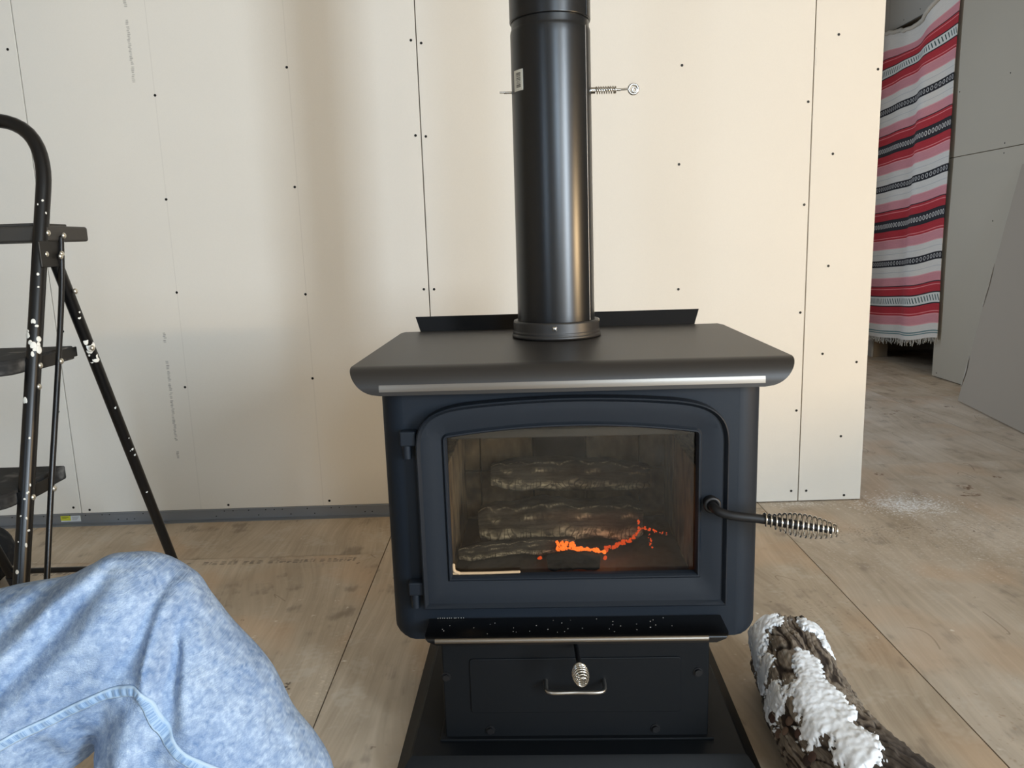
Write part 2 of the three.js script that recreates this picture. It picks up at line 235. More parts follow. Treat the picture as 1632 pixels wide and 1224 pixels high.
// right wall with the doorway that the blanket covers
const wallRight = structure(group('wall_right'));
{
  const grey = std(0xb0aea8, 0.92), W0 = XR + 0.0135;
  const core = (z0, z1, y0, y1) => bx(0.1, y1 - y0, z0 - z1, W0 + 0.05, (y0 + y1) / 2, (z0 + z1) / 2);
  mesh('wall_core', merge([core(1.42, -4.69, 0, CEIL), core(2.6, 2.52, 0, CEIL), core(2.52, 1.42, 0, 0.45), core(2.52, 1.42, 2.25, CEIL), core(-4.69, -5.5, 2.2, CEIL), core(-5.5, -5.8, 0, CEIL)]), studMat, wallRight);
  const lm = std(0xffffff, 0.92, 0, { map: boardMap(2.44, 1.22, (g, X, Y) => { g.fillStyle = 'rgba(110,108,104,.5)'; for (let x = 0.2; x < 1.3; x += 0.02) if (R() < 0.75) g.fillRect(X(x), Y(0.945), 4, 3); }) }); lm.color.set(0xd0cec8);
  const brd = (z0, z1, y0, y1, m = grey) => { const g = rb(0.0127, y1 - y0 - 0.002, z0 - z1 - 0.003, 0, 0, 0, 0.0012, 1), o = mesh('drywall_panel', g, m, wallRight), p = g.attributes.position, uv = g.attributes.uv; for (let i = 0; i < p.count; i++) uv.setXY(i, 0.5 - p.getZ(i) / 2.44, 0.5 + p.getY(i) / 1.3); o.position.set(XR + 0.0064, (y0 + y1) / 2, (z0 + z1) / 2); return o; };
  const a = brd(-2.25, -4.692, 0.006, 1.3, lm), b = brd(-2.25, -4.692, 1.302, 2.52, lm);
  brd(-2.25, -4.692, 2.522, CEIL); brd(1.42, -2.25, 0.006, 1.3); brd(1.42, -2.25, 1.302, 2.52); brd(1.42, -2.25, 2.522, CEIL); const hd = brd(-4.692, -5.5, 2.2, CEIL); brd(2.6, 2.52, 0, CEIL); brd(2.52, 1.42, 0, 0.45); brd(2.52, 1.42, 2.25, CEIL); brd(-5.5, -5.78, 0, CEIL);
  const sg = screwGeo.clone().rotateY(Math.PI / 2);
  for (const [o, y, z] of [[a, 0.03, -4.64], [a, 0.05, -4.35], [a, 1.275, -4.15], [b, 1.325, -4.15], [b, 1.67, -4.15], [a, 0.93, -4.2], [b, 1.66, -4.6], [hd, 2.24, -5.1], [hd, 2.23, -5.3], [hd, 2.33, -4.95]]) mesh('screw', sg, screwMat, o).position.set(-0.0064, y - o.position.y, z - o.position.z);
  const wf = structure(mesh('window_3', merge([bx(0.06, 0.06, 1.1, W0 + 0.03, 0.48, 1.97), bx(0.06, 0.06, 1.1, W0 + 0.03, 2.22, 1.97), bx(0.06, 1.8, 0.06, W0 + 0.03, 1.35, 1.45), bx(0.06, 1.8, 0.06, W0 + 0.03, 1.35, 2.49)]), std(0xd8d6d0, 0.5)));
  mesh('pane', bx(0.005, 1.7, 1.0, W0 + 0.04, 1.35, 1.97), phys(0xffffff, 0.02, 0, { transmission: 1, thickness: 0, ior: 1.45 }), wf);
}
// room beyond the doorway
slab('wall_room_end', 0.12, CEIL, 3.4, 4.5, CEIL / 2, -4.3);
slab('wall_room_side', 1.9, CEIL, 0.12, 3.6, CEIL / 2, -2.6);
// wall behind the camera with two windows
{
  const w = structure(group('wall_front'));
  const core = (x0, x1, y0, y1) => bx(x1 - x0, y1 - y0, 0.12, (x0 + x1) / 2, (y0 + y1) / 2, 2.66);
  mesh('wall_core', merge([core(-3.8, 2.7, 0, 0.6), core(-3.8, 0.75, 2.1, CEIL), core(1.25, 2.7, 2.1, CEIL), core(0.75, 1.25, 2.3, CEIL), core(-3.8, -2.0, 0.6, 2.1), core(-1.5, 0.75, 0.6, 2.1), core(0.75, 1.25, 0.6, 1.2), core(1.25, 2.7, 0.6, 2.1)]), plainBoard, w);
  [[-1.75, 0.6, 2.1], [1.0, 1.2, 2.3]].forEach(([x, y0, y1], k) => {
    const h = y1 - y0, ym = (y0 + y1) / 2, f = structure(mesh('window_' + (k + 1), merge([bx(0.5, 0.05, 0.08, x, y0 + 0.025, 2.64), bx(0.5, 0.05, 0.08, x, y1 - 0.025, 2.64), bx(0.04, h, 0.08, x - 0.23, ym, 2.64), bx(0.04, h, 0.08, x + 0.23, ym, 2.64)]), std(0xd8d6d0, 0.5)));
    mesh('pane', bx(0.45, h - 0.05, 0.005, x, ym, 2.655), phys(0xffffff, 0.02, 0, { transmission: 1, thickness: 0, ior: 1.45 }), f);
  });
}
// ---------------------------------------------------------------- metals and paints
const stovePaint = new THREE.MeshPhysicalMaterial({ color: new THREE.Color().setRGB(0.0028, 0.0072, 0.0138), roughness: 0.57, metalness: 0, specularIntensity: 0.75 });
stovePaint.bumpMap = pixels(256, 256, () => { const v = 120 + R() * 30; return [v, v, v]; }, { data: true, repeat: [6, 6] }); stovePaint.bumpScale = 0.00006;
const litTopPaint = stovePaint.clone(); litTopPaint.roughness = 0.43; litTopPaint.specularIntensity = 1; litTopPaint.color.setRGB(0.021, 0.0185, 0.0165);  // stove paint browned and lifted: warm wall reflection put into the colour
const ironPaint = stovePaint.clone(); ironPaint.color.setRGB(0.0042, 0.0078, 0.0135); ironPaint.roughness = 0.6;
const blackPaint = std(0x0b0b0d, 0.5), nickel = std(0xb9b3aa, 0.32, 1), nickelTrim = std(0x8a8278, 0.33, 1), chrome = std(0xd8d4cc, 0.14, 1), darkHole = std(0x050506, 0.9);
// ---------------------------------------------------------------- the wood stove
const shadedPaint = stovePaint.clone(); shadedPaint.color.setRGB(0.0012, 0.0022, 0.0034); shadedPaint.specularIntensity = 0.55;  // stove paint darkened: shade on the pedestal and base put into the colour
const TURN = -2 * Math.PI / 180, ORG = [0.088, 0, -1.21];
const stove = tag(group('wood_stove', ORG, TURN), 'black steel wood stove on a pedestal with an arched glass door and glowing embers inside', 'wood stove');
{ // base plate
  const ring = (hw, z0, z1, y) => [V(-hw, y, z1), V(hw, y, z1), V(hw, y, z0), V(-hw, y, z0)];
  const g = toCreasedNormals(loft([ring(0.314, -0.44, 0.085, 0.001), ring(0.311, -0.437, 0.082, 0.006), ring(0.285, -0.42, 0.05, 0.042), ring(0.281, -0.417, 0.046, 0.045)]), 0.3);
  mesh('base_plate', g, shadedPaint, stove);
}
{ // pedestal and ash drawer
  mesh('pedestal', merge([rb(0.458, 0.195, 0.36, 0, 0.141, -0.18, 0.004, 2), rb(0.474, 0.004, 0.37, 0, 0.047, -0.176, 0.001, 1)]), shadedPaint, stove);
  const sh = new THREE.Shape(); const x = 0.18, y0 = 0.096, y1 = 0.196, r = 0.006; sh.moveTo(-x + r, y0); sh.lineTo(x - r, y0); sh.quadraticCurveTo(x, y0, x, y0 + r); sh.lineTo(x, y1 - r); sh.quadraticCurveTo(x, y1, x - r, y1); sh.lineTo(-x + r, y1); sh.quadraticCurveTo(-x, y1, -x, y1 - r); sh.lineTo(-x, y0 + r); sh.quadraticCurveTo(-x, y0, -x + r, y0);
  const dr = mesh('ash_drawer', extrude(sh, 0.0012, 0.0012).translate(0, 0, 0), shadedPaint, stove);
  const c = new THREE.CurvePath(), pts = [V(-0.05, 0.156, 0), V(-0.05, 0.155, 0.02), V(-0.049, 0.1535, 0.029), V(-0.042, 0.153, 0.034), V(0, 0.153, 0.034), V(0.041, 0.153, 0.034), V(0.048, 0.1535, 0.029), V(0.049, 0.155, 0.02), V(0.049, 0.156, 0)];
  mesh('drawer_handle', tube(pts, 0.0036, 60, 10), nickel, dr, 'brushed metal pull handle');
  for (const [bx_, by] of [[-0.222, 0.164], [0.21, 0.168], [-0.149, 0.061], [0.138, 0.062]]) mesh('bolt', merge([new THREE.CylinderGeometry(0.0062, 0.0062, 0.004, 6).rotateX(Math.PI / 2).translate(0, 0, 0.003), new THREE.CylinderGeometry(0.0082, 0.0082, 0.0015, 16).rotateX(Math.PI / 2)]), blackPaint, stove).position.set(bx_, by, 0.0005);
}
// body: front plate with the fire opening, rounded side panels, back, bottom
{
  const X0 = 0.27, W = 0.311, YB = 0.235, YT = 0.702, rc = 0.041;
  const inset = (y) => { const r = 0.018, e = y - YB; return e < r ? r - Math.sqrt(Math.max(0, r * r - (r - e) * (r - e))) : 0; };
  const sh = new THREE.Shape(); sh.moveTo(-X0, YB); sh.lineTo(X0, YB); sh.lineTo(X0, YT); sh.lineTo(-X0, YT); sh.closePath();
  const h = new THREE.Path(); h.moveTo(-0.215, 0.335); h.lineTo(-0.215, 0.625); h.lineTo(0.215, 0.625); h.lineTo(0.215, 0.335); h.closePath(); sh.holes.push(h);
  mesh('front_plate', extrude(sh, 0.006).translate(0, 0, -0.006), stovePaint, stove);
  for (const s of [-1, 1]) {
    const g = shell(40, 44, (u, v) => {
      const y = YB + (YT - YB) * (v < 0.5 ? 0.045 * (v / 0.5) ** 2 : mix(0.045, 1, (v - 0.5) / 0.5)), i = inset(y), w = W - i, r = Math.min(rc, w - X0);
      const La = r * Math.PI / 2, Lb = 0.46 - r, d = u * (La + Lb); let x, z;
      if (d < La) { const a = d / Math.max(r, 1e-6); x = X0 + (w - X0 - r) + Math.sin(a) * r; z = -(1 - Math.cos(a)) * rc; if (r < 1e-4) x = w; } else { x = w; z = -rc - (d - La) / Lb * (0.46 - rc); }
      return V(s * x, y, z);
    }, 0.0002);
    mesh('side_panel', g, stovePaint, stove);
  }
  mesh('back_panel', bx(0.61, 0.46, 0.005, 0, 0.47, -0.458), stovePaint, stove);
  mesh('bottom_panel', bx(0.57, 0.004, 0.45, 0, 0.238, -0.232), stovePaint, stove);
}
{ // top plate: rolled front lip with rounded corners
  const rB = 0.032, L0 = 0.478, La = rB * Math.PI / 2, Lc = 0.008, Lt = L0 + La + Lc, TW = 0.349;
  const prof = (s) => { if (s < L0) return [0.711, -0.478 + s]; if (s < L0 + La) { const a = (s - L0) / rB; return [0.711 - rB + Math.cos(a) * rB, Math.sin(a) * rB]; } return [0.711 - rB - (s - L0 - La), rB]; };
  const half = (s) => { const rr = 0.05, e = Lt - s; let w = TW; if (e < rr) w -= (rr - Math.sqrt(rr * rr - (rr - e) * (rr - e))) ; const e2 = s; if (e2 < 0.006) w -= 0.006 - e2; return w; };
  const g = shell(24, 60, (u, v) => { const s = v < 0.3 ? v / 0.3 * (L0 - 0.02) : mix(L0 - 0.02, Lt, (v - 0.3) / 0.7), [y, z] = prof(s); return V((u * 2 - 1) * half(s), y - 0.003, z); }, 0.006);
  const t = mesh('top_plate', g, litTopPaint, stove);
  const tr = shell(2, 16, (u, v) => { const a = mix(0.62, 1.5, v) , r = rB + 0.0022; return V((u * 2 - 1) * 0.3, 0.7065 - rB + Math.cos(a) * r + (v > 0.96 ? -0.003 : 0), Math.sin(a) * r); }, 0.0024);
  mesh('top_trim', tr, nickelTrim, t, 'brushed nickel trim strip along the front edge of the top');
  mesh('heat_shield', shell(8, 8, (u, v) => { const y = mix(0.4, 0.742, v), w = 0.3 + 0.014 * sstep(0.7, 0.742, y); return V((u * 2 - 1) * w - 0.008, y, -0.486 - 0.012 * sstep(0.68, 0.742, y)); }, 0.002), std(0x050506, 0.95), stove, 'black rear heat shield standing up behind the top');
}
// door outlines, both sampled with the same counts so the frame can be lofted between them
function outline(w, y0, ys, corner, yTop, yMid) {
  const path = new THREE.CurvePath(), L = (a, b) => path.add(new THREE.LineCurve(new THREE.Vector2(...a), new THREE.Vector2(...b)));
  const P = [], add = (c, n) => { for (let i = 0; i < n; i++) P.push(c.getPoint(i / n)); }, v = (x, y) => new THREE.Vector2(x, y), cx = w - corner;
  add(new THREE.LineCurve(v(-w, y0), v(w, y0)), 20); add(new THREE.LineCurve(v(w, y0), v(w, ys)), 16);
  add(new THREE.CubicBezierCurve(v(w, ys), v(w, mix(ys, yTop, 0.62)), v(w - corner * 0.25, yTop - (yTop - ys) * 0.1), v(cx, yTop)), 14);
  add(new THREE.QuadraticBezierCurve(v(cx, yTop), v(0, 2 * yMid - yTop), v(-cx, yTop)), 36);
  add(new THREE.CubicBezierCurve(v(-cx, yTop), v(-w + corner * 0.25, yTop - (yTop - ys) * 0.1), v(-w, mix(ys, yTop, 0.62)), v(-w, ys)), 14);
  add(new THREE.LineCurve(v(-w, ys), v(-w, y0)), 16); return P;
}
const outerP = outline(0.2495, 0.302, 0.575, 0.085, 0.6495, 0.657), innerP = outline(0.2, 0.357, 0.59, 0.002, 0.5935, 0.608);
{
  const prof = [[0, 0.002], [0, 0.016], [0.004, 0.021], [0.02, 0.0245], [0.06, 0.026], [0.1, 0.0245], [0.13, 0.0205], [0.16, 0.0185], [0.3, 0.0185], [0.5, 0.0172], [0.72, 0.0155], [0.84, 0.0145], [0.87, 0.016], [0.91, 0.0195], [0.95, 0.0195], [0.985, 0.017], [1, 0.013], [1, 0.003]];
  const rings = prof.map(([t, z]) => outerP.map((p, i) => V(mix(p.x, innerP[i].x, t), mix(p.y, innerP[i].y, t), z + 0.004)));
  const door = mesh('door', toCreasedNormals(loft(rings, false, 4, 1), 0.6), ironPaint, stove, 'arched cast iron door frame');
  const gs = new THREE.Shape(innerP.map((p) => new THREE.Vector2(p.x * 1.02, 0.48 + (p.y - 0.48) * 1.02)));
  mesh('door_glass', new THREE.ShapeGeometry(gs, 12).translate(0, 0, 0.006), phys(0xd8d2c8, 0.03, 0, { transmission: 1, thickness: 0, ior: 1.5 }), door);
  const bead = (a, b, r) => tube([a, [(a[0] + b[0]) / 2, (a[1] + b[1]) / 2 - 0.0005, a[2]], b], r, 12, 6);
  const tan = std(0xb59a78, 0.9);
  mesh('gasket', merge([bead([-0.2, 0.3595, 0.0125], [-0.09, 0.3605, 0.0125], 0.0024), tube([[-0.199, 0.374, 0.012], [-0.1975, 0.364, 0.013], [-0.19, 0.3597, 0.0125]], 0.003, 10, 6)]), tan, door, 'tan door gasket showing at the lower left corner of the glass');
  mesh('gasket', new THREE.SphereGeometry(0.0045, 12, 8).scale(5, 0.8, 0.6).translate(-0.175, 0.2995, 0.006), tan, door, 'tan gasket bulging below the door');
  for (const [y0, y1, yb] of [[0.581, 0.606, 0.56], [0.324, 0.347, 0.301]]) mesh('hinge', merge([rb(0.026, y1 - y0, 0.02, -0.262, (y0 + y1) / 2, 0.011, 0.003), rod([-0.265, y0 + 0.002, 0.013], [-0.265, yb, 0.013], 0.0072), rb(0.02, 0.012, 0.012, -0.25, (y0 + y1) / 2, 0.01, 0.002)]), ironPaint, door);
  // latch handle with its coil grip
  const hub = [0.222, 0.478], rp = [[hub[0], hub[1], 0.02], [hub[0], hub[1], 0.045], [hub[0] + 0.004, hub[1] - 0.003, 0.054], [hub[0] + 0.02, hub[1] - 0.007, 0.062], [0.29, 0.4665, 0.07], [0.345, 0.458, 0.077], [0.395, 0.451, 0.083]];
  const h = mesh('handle', merge([tube(rp.slice(0, 6), 0.0072, 60, 12), rod(rp[4], rp[6], 0.0056), rod([hub[0], hub[1], 0.012], [hub[0], hub[1], 0.032], 0.0125), new THREE.TorusGeometry(0.0105, 0.0035, 8, 20).translate(hub[0], hub[1], 0.034)]), blackPaint, door);
  mesh('handle_coil', coil([0.292, 0.4662, 0.0702], [0.402, 0.4498, 0.0838], 15, (t) => t < 0.12 ? 0.0092 : 0.0092 + 0.0095 * Math.sin(clamp((t - 0.12) / 0.88) * Math.PI) ** 0.8 - 0.0025 * t, 0.0016), chrome, h, 'chrome coil spring grip on the door handle');
}
function coil(a, b, turns, rad, wire) {
  const A = V(...a), B = V(...b), d = B.clone().sub(A), n = d.clone().normalize(), s = V(0, 1, 0).cross(n).normalize(), q = n.clone().cross(s), pts = [];
  const M = Math.round(turns * 20); for (let i = 0; i <= M; i++) { const t = i / M, w = t * turns * 2 * Math.PI, r = rad(t); pts.push(A.clone().addScaledVector(d, t).addScaledVector(s, Math.cos(w) * r).addScaledVector(q, Math.sin(w) * r)); }
  return tube(pts, wire, M * 2, 7);
}
{ // ash lip and air control
  const lip = shell(20, 14, (u, v) => { const s = v * 0.092, zr = 0.062, e = 0.092 - s, r = 0.02, w = 0.245 - (e < r ? r - Math.sqrt(r * r - (r - e) * (r - e)) : 0); return V((u * 2 - 1) * w, 0.272 - (s > 0.08 ? (s - 0.08) : 0), Math.min(s, 0.08) * zr / 0.08 + 0.004); }, 0.004);
  const l = mesh('ash_lip', lip, std(0x060607, 0.28), stove, 'glossy black ash lip shelf under the door');
  mesh('lip_trim', shell(2, 8, (u, v) => { const a = mix(0.2, 1.9, v); return V(mix(-0.228, 0.212, u), 0.2662 + Math.cos(a) * 0.0048, 0.0645 + Math.sin(a) * 0.0048); }, 0.0014), nickelTrim, l, 'thin nickel strip on the ash lip edge');
  const fl = []; for (let k = 0; k < 34; k++) { const r = 0.0005 + 0.0012 * R() * R() * R(); fl.push(new THREE.IcosahedronGeometry(r, 0).scale(1 + R(), 0.5, 1).translate(-0.22 + R() * 0.44, 0.2745, 0.012 + R() * 0.048)); } for (let k = 0; k < 12; k++) fl.push(new THREE.IcosahedronGeometry(0.0008, 0).translate(-0.232 + k * 0.004 + R() * 0.002, 0.276, 0.006));
  stuff(mesh('ash_fleck', merge(fl), std(0xb9b6ae, 0.9), l));
  const ac = mesh('air_control_rod', rod([0.001, 0.226, -0.03], [0.005, 0.224, 0.085], 0.004), blackPaint, stove);
  mesh('rod_coil', coil([0.004, 0.2242, 0.072], [0.007, 0.221, 0.118], 9, (t) => 0.005 + 0.0075 * Math.sin(clamp(t * 1.02) * Math.PI) ** 0.7, 0.0016), chrome, ac, 'small chrome coil spring knob on the air control');
}
// firebox lining
const brickT = [0, 1, 2].map((k) => std(0xffffff, 0.95, 0, { map: pixels(96, 96, (u, v) => { const n = fbm(u * 4 + k * 9, v * 4, k, 4), s = sstep(-0.2, 0.8, fbm(u * 2, v * 2, k + 7, 2)) * 0.6; return [mix(132, 42, s) + n * 26, mix(112, 36, s) + n * 24, mix(84, 30, s) + n * 20]; }) }));
const matteBlack = std(0x0c0c0d, 0.95);
{
  mesh('firebox_liner', merge([bx(0.5, 0.4, 0.004, 0, 0.46, -0.425), bx(0.004, 0.4, 0.42, -0.245, 0.46, -0.215), bx(0.004, 0.4, 0.42, 0.245, 0.46, -0.215), bx(0.5, 0.004, 0.42, 0, 0.282, -0.215), bx(0.5, 0.004, 0.42, 0, 0.655, -0.215)]), matteBlack, stove);
  const bg = rb(0.112, 0.227, 0.03, 0, 0, 0, 0.003, 1), sg = rb(0.03, 0.227, 0.112, 0, 0, 0, 0.003, 1), fg = rb(0.112, 0.03, 0.2, 0, 0, 0, 0.003, 1);
  let k = 0;
  for (let i = 0; i < 5; i++) for (let j = 0; j < 2; j++) { const b = mesh('firebrick', bg, i === 2 && j === 1 ? matteBlack : brickT[k++ % 3], stove); b.position.set(-0.238 + i * 0.114, j ? 0.528 : 0.35, -0.405); if (!j) b.scale.y = 0.55; }  // centre brick of the upper back row is plain black
  for (const s of [-1, 1]) for (let i = 0; i < 3; i++) for (let j = 0; j < 1; j++) mesh('firebrick', sg, brickT[k++ % 3], stove).position.set(s * 0.228, 0.4, -0.33 + i * 0.114);
  for (let i = 0; i < 4; i++) for (let j = 0; j < 2; j++) mesh('firebrick', fg, brickT[k++ % 3], stove).position.set(-0.171 + i * 0.114, 0.296, -0.315 + j * 0.202);
  mesh('air_deflector', rb(0.4, 0.016, 0.03, 0, 0.586, -0.045, 0.003), std(0x4b4a48, 0.6, 0.3), stove);
  mesh('baffle', bx(0.47, 0.012, 0.33, 0, 0.6, -0.24), matteBlack, stove);
}
// ---------------------------------------------------------------- what lies in the fire (stove-local points turned into the room)
const toRoom = (x, y, z) => V(x, y, z).applyAxisAngle(V(0, 1, 0), TURN).add(V(...ORG));
const char = pixels(512, 512, (u, v) => {   // u runs round the log from its near side over the top, v along it
  const warp = 0.03 * N3(v * 7, 0, 3), cr = Math.abs(((v * 34 + 1.2 * N3(v * 9, u * 6, 1)) % 1 + 1) % 1 - 0.5) * 2, crack = sstep(0.06, 0.32, 1 - cr) * sstep(-0.75, -0.3, N3(v * 20, u * 22, 9));
  const bandAt = (c, w) => Math.exp(-(((((u - c + warp + 1.5) % 1) - 0.5) / w) ** 2)), band = Math.max(bandAt(0.93, 0.045), bandAt(0.085, 0.018) * sstep(-0.2, 0.3, N3(v * 5, 2, 7)), 0.8 * bandAt(0.16, 0.01));
  const ash = clamp(band * (0.75 + 0.6 * fbm(v * 12, u * 30, 4, 3))) * (0.25 + 0.75 * crack), grain = fbm(u * 30, v * 3, 6, 3), fine = N3(u * 90, v * 26, 2);
  const b = 54 + 20 * grain + 9 * fine - 14 * sstep(0.1, 0.6, fbm(u * 5, v * 4, 8, 2));
  return [mix(b + 8, 205, ash), mix(b + 1, 190, ash), mix(b - 9, 160, ash)].map((q) => clamp(q, 4, 255));
});
const charMat = std(0xffffff, 0.95, 0, { map: char });
function sweepLog(pts, radii, flat, seed, rough, nu = 40, nl = 48) {
  const c = new THREE.CatmullRomCurve3(pts), rings = [], up = V(0, 1, 0);
  for (let j = 0; j <= nl; j++) {
    const t = j / nl, p = c.getPoint(t), d = c.getTangent(t), s = d.clone().cross(up).normalize(), q = s.clone().cross(d).normalize(), ring = [];
    for (let i = 0; i < nu; i++) { const a = i / nu * 2 * Math.PI, r = radii(t, a) * (1 + rough * fbm(Math.cos(a) * 1.6 + seed, Math.sin(a) * 1.6, t * 3 + seed, 3) + rough * 0.5 * N3(Math.cos(a) * 6, Math.sin(a) * 6 + seed, t * 4)); ring.push(p.clone().addScaledVector(s, Math.cos(a) * r).addScaledVector(q, Math.sin(a) * r * flat)); }
    rings.push(ring);
  }
  return loft(rings, true, 1, 1);
}
function fireLog(name, label, a, b, r, flat, seed, cat = 'log', mat = charMat) {
  const mid = [0, 1, 2].map((k) => (a[k] + b[k]) / 2); mid[1] += 0.004;
  const g = sweepLog([a, mid, b].map((p) => toRoom(...p)), (t, ang) => r * (0.9 + 0.1 * Math.cos(ang * 4 + seed)) * (1 - 0.25 * Math.abs(2 * t - 1) ** 6) * (1 + 0.12 * N3(t * 2.5, seed, 1)), flat, seed, 0.2);
  return tag(mesh(name, g, mat), label, cat);
}
fireLog('charred_log', 'large charred log with pale ash crackle across the middle of the stove fire', [-0.17, 0.366, -0.2], [0.14, 0.37, -0.2], 0.047, 0.92, 3);
fireLog('charred_log', 'dark burnt log lying behind and above the large charred log in the stove', [-0.15, 0.44, -0.28], [0.165, 0.43, -0.28], 0.04, 0.85, 9);
fireLog('charred_log', 'thin ash-coated branch low at the left front of the stove fire', [-0.205, 0.335, -0.13], [0.01, 0.347, -0.135], 0.02, 0.8, 15);
fireLog('charcoal_chunk', 'dark blocky charcoal chunk in front of the brightest embers', [-0.042, 0.338, -0.075], [0.05, 0.338, -0.075], 0.0195, 0.85, 21, 'charcoal', std(0x1b1714, 0.95));
{
  const ash = shell(60, 30, (u, v) => { const x = mix(-0.21, 0.21, u), z = mix(-0.04, -0.37, v), e = Math.min(u, 1 - u, v, 1 - v); return V(x, 0.3115 + Math.min(e * 0.1, 0.006) + 0.003 * fbm(x * 18, z * 18, 3, 3), z); }, 0.003);
  stuff(mesh('ash_bed', ash, std(0x5d554b, 0.98), stove, 'grey ash bed on the firebox floor'));
  const glow = (r, g, b, k) => new THREE.MeshStandardMaterial({ color: 0x180804, roughness: 0.9, emissive: new THREE.Color().setRGB(r, g, b), emissiveIntensity: k });
  const lumps = (list) => merge(list.map(([x, y, z, r]) => { const g = new THREE.IcosahedronGeometry(r, 1), p = g.attributes.position; for (let i = 0; i < p.count; i++) { const k = 1 + 0.5 * N3(p.getX(i) * 90 + x * 50, p.getY(i) * 90, p.getZ(i) * 90); p.setXYZ(i, p.getX(i) * k, p.getY(i) * k, p.getZ(i) * k); } g.computeVertexNormals(); const q = toRoom(x, y, z); return g.translate(q.x, q.y, q.z); }));
  const hot = []; for (let k = 0; k < 130; k++) { const t = R() ** 1.4; hot.push([-0.024 + t * 0.086, 0.346 + (t < 0.36 ? R() * 0.017 : R() * 0.005) - t * 0.003, -0.112 + R() * 0.01, 0.0016 + R() * 0.0018]); }
  const line = (a, b, n, r, j = 0.003) => { const o = []; for (let k = 0; k < n; k++) { const t = R(); o.push([mix(a[0], b[0], t) + (R() - 0.5) * j, mix(a[1], b[1], t) + (R() - 0.5) * j, mix(a[2], b[2], t) + (R() - 0.5) * j, r * (0.5 + R())]); } return o; };
  stuff(tag(mesh('embers', lumps(hot), glow(1, 0.15, 0.016, 2.0)), 'brightest orange embers glowing below the middle of the large log', 'embers'));
  const warm = [...line([0.065, 0.343, -0.12], [0.11, 0.35, -0.14], 60, 0.0019, 0.006), ...line([0.11, 0.35, -0.14], [0.135, 0.37, -0.15], 26, 0.0016, 0.005), ...line([0.135, 0.372, -0.15], [0.185, 0.352, -0.16], 24, 0.0013, 0.005), ...line([0.04, 0.33, -0.1], [0.065, 0.335, -0.1], 6, 0.003), ...line([0.145, 0.365, -0.14], [0.15, 0.34, -0.13], 12, 0.0012, 0.005), ...line([0.128, 0.36, -0.15], [0.13, 0.388, -0.15], 8, 0.002), ...line([-0.06, 0.33, -0.11], [-0.048, 0.334, -0.11], 5, 0.003)];
  stuff(tag(mesh('embers', lumps(warm), glow(1, 0.1, 0.012, 0.75)), 'scattered dull red embers trailing off to the right of the large log', 'embers'));
  const pl = new THREE.PointLight(new THREE.Color().setRGB(1, 0.3, 0.06), 0.004, 0, 2); pl.name = 'ember_light'; pl.position.copy(toRoom(0.06, 0.375, -0.09)); pl.castShadow = true; scene.add(pl);
}
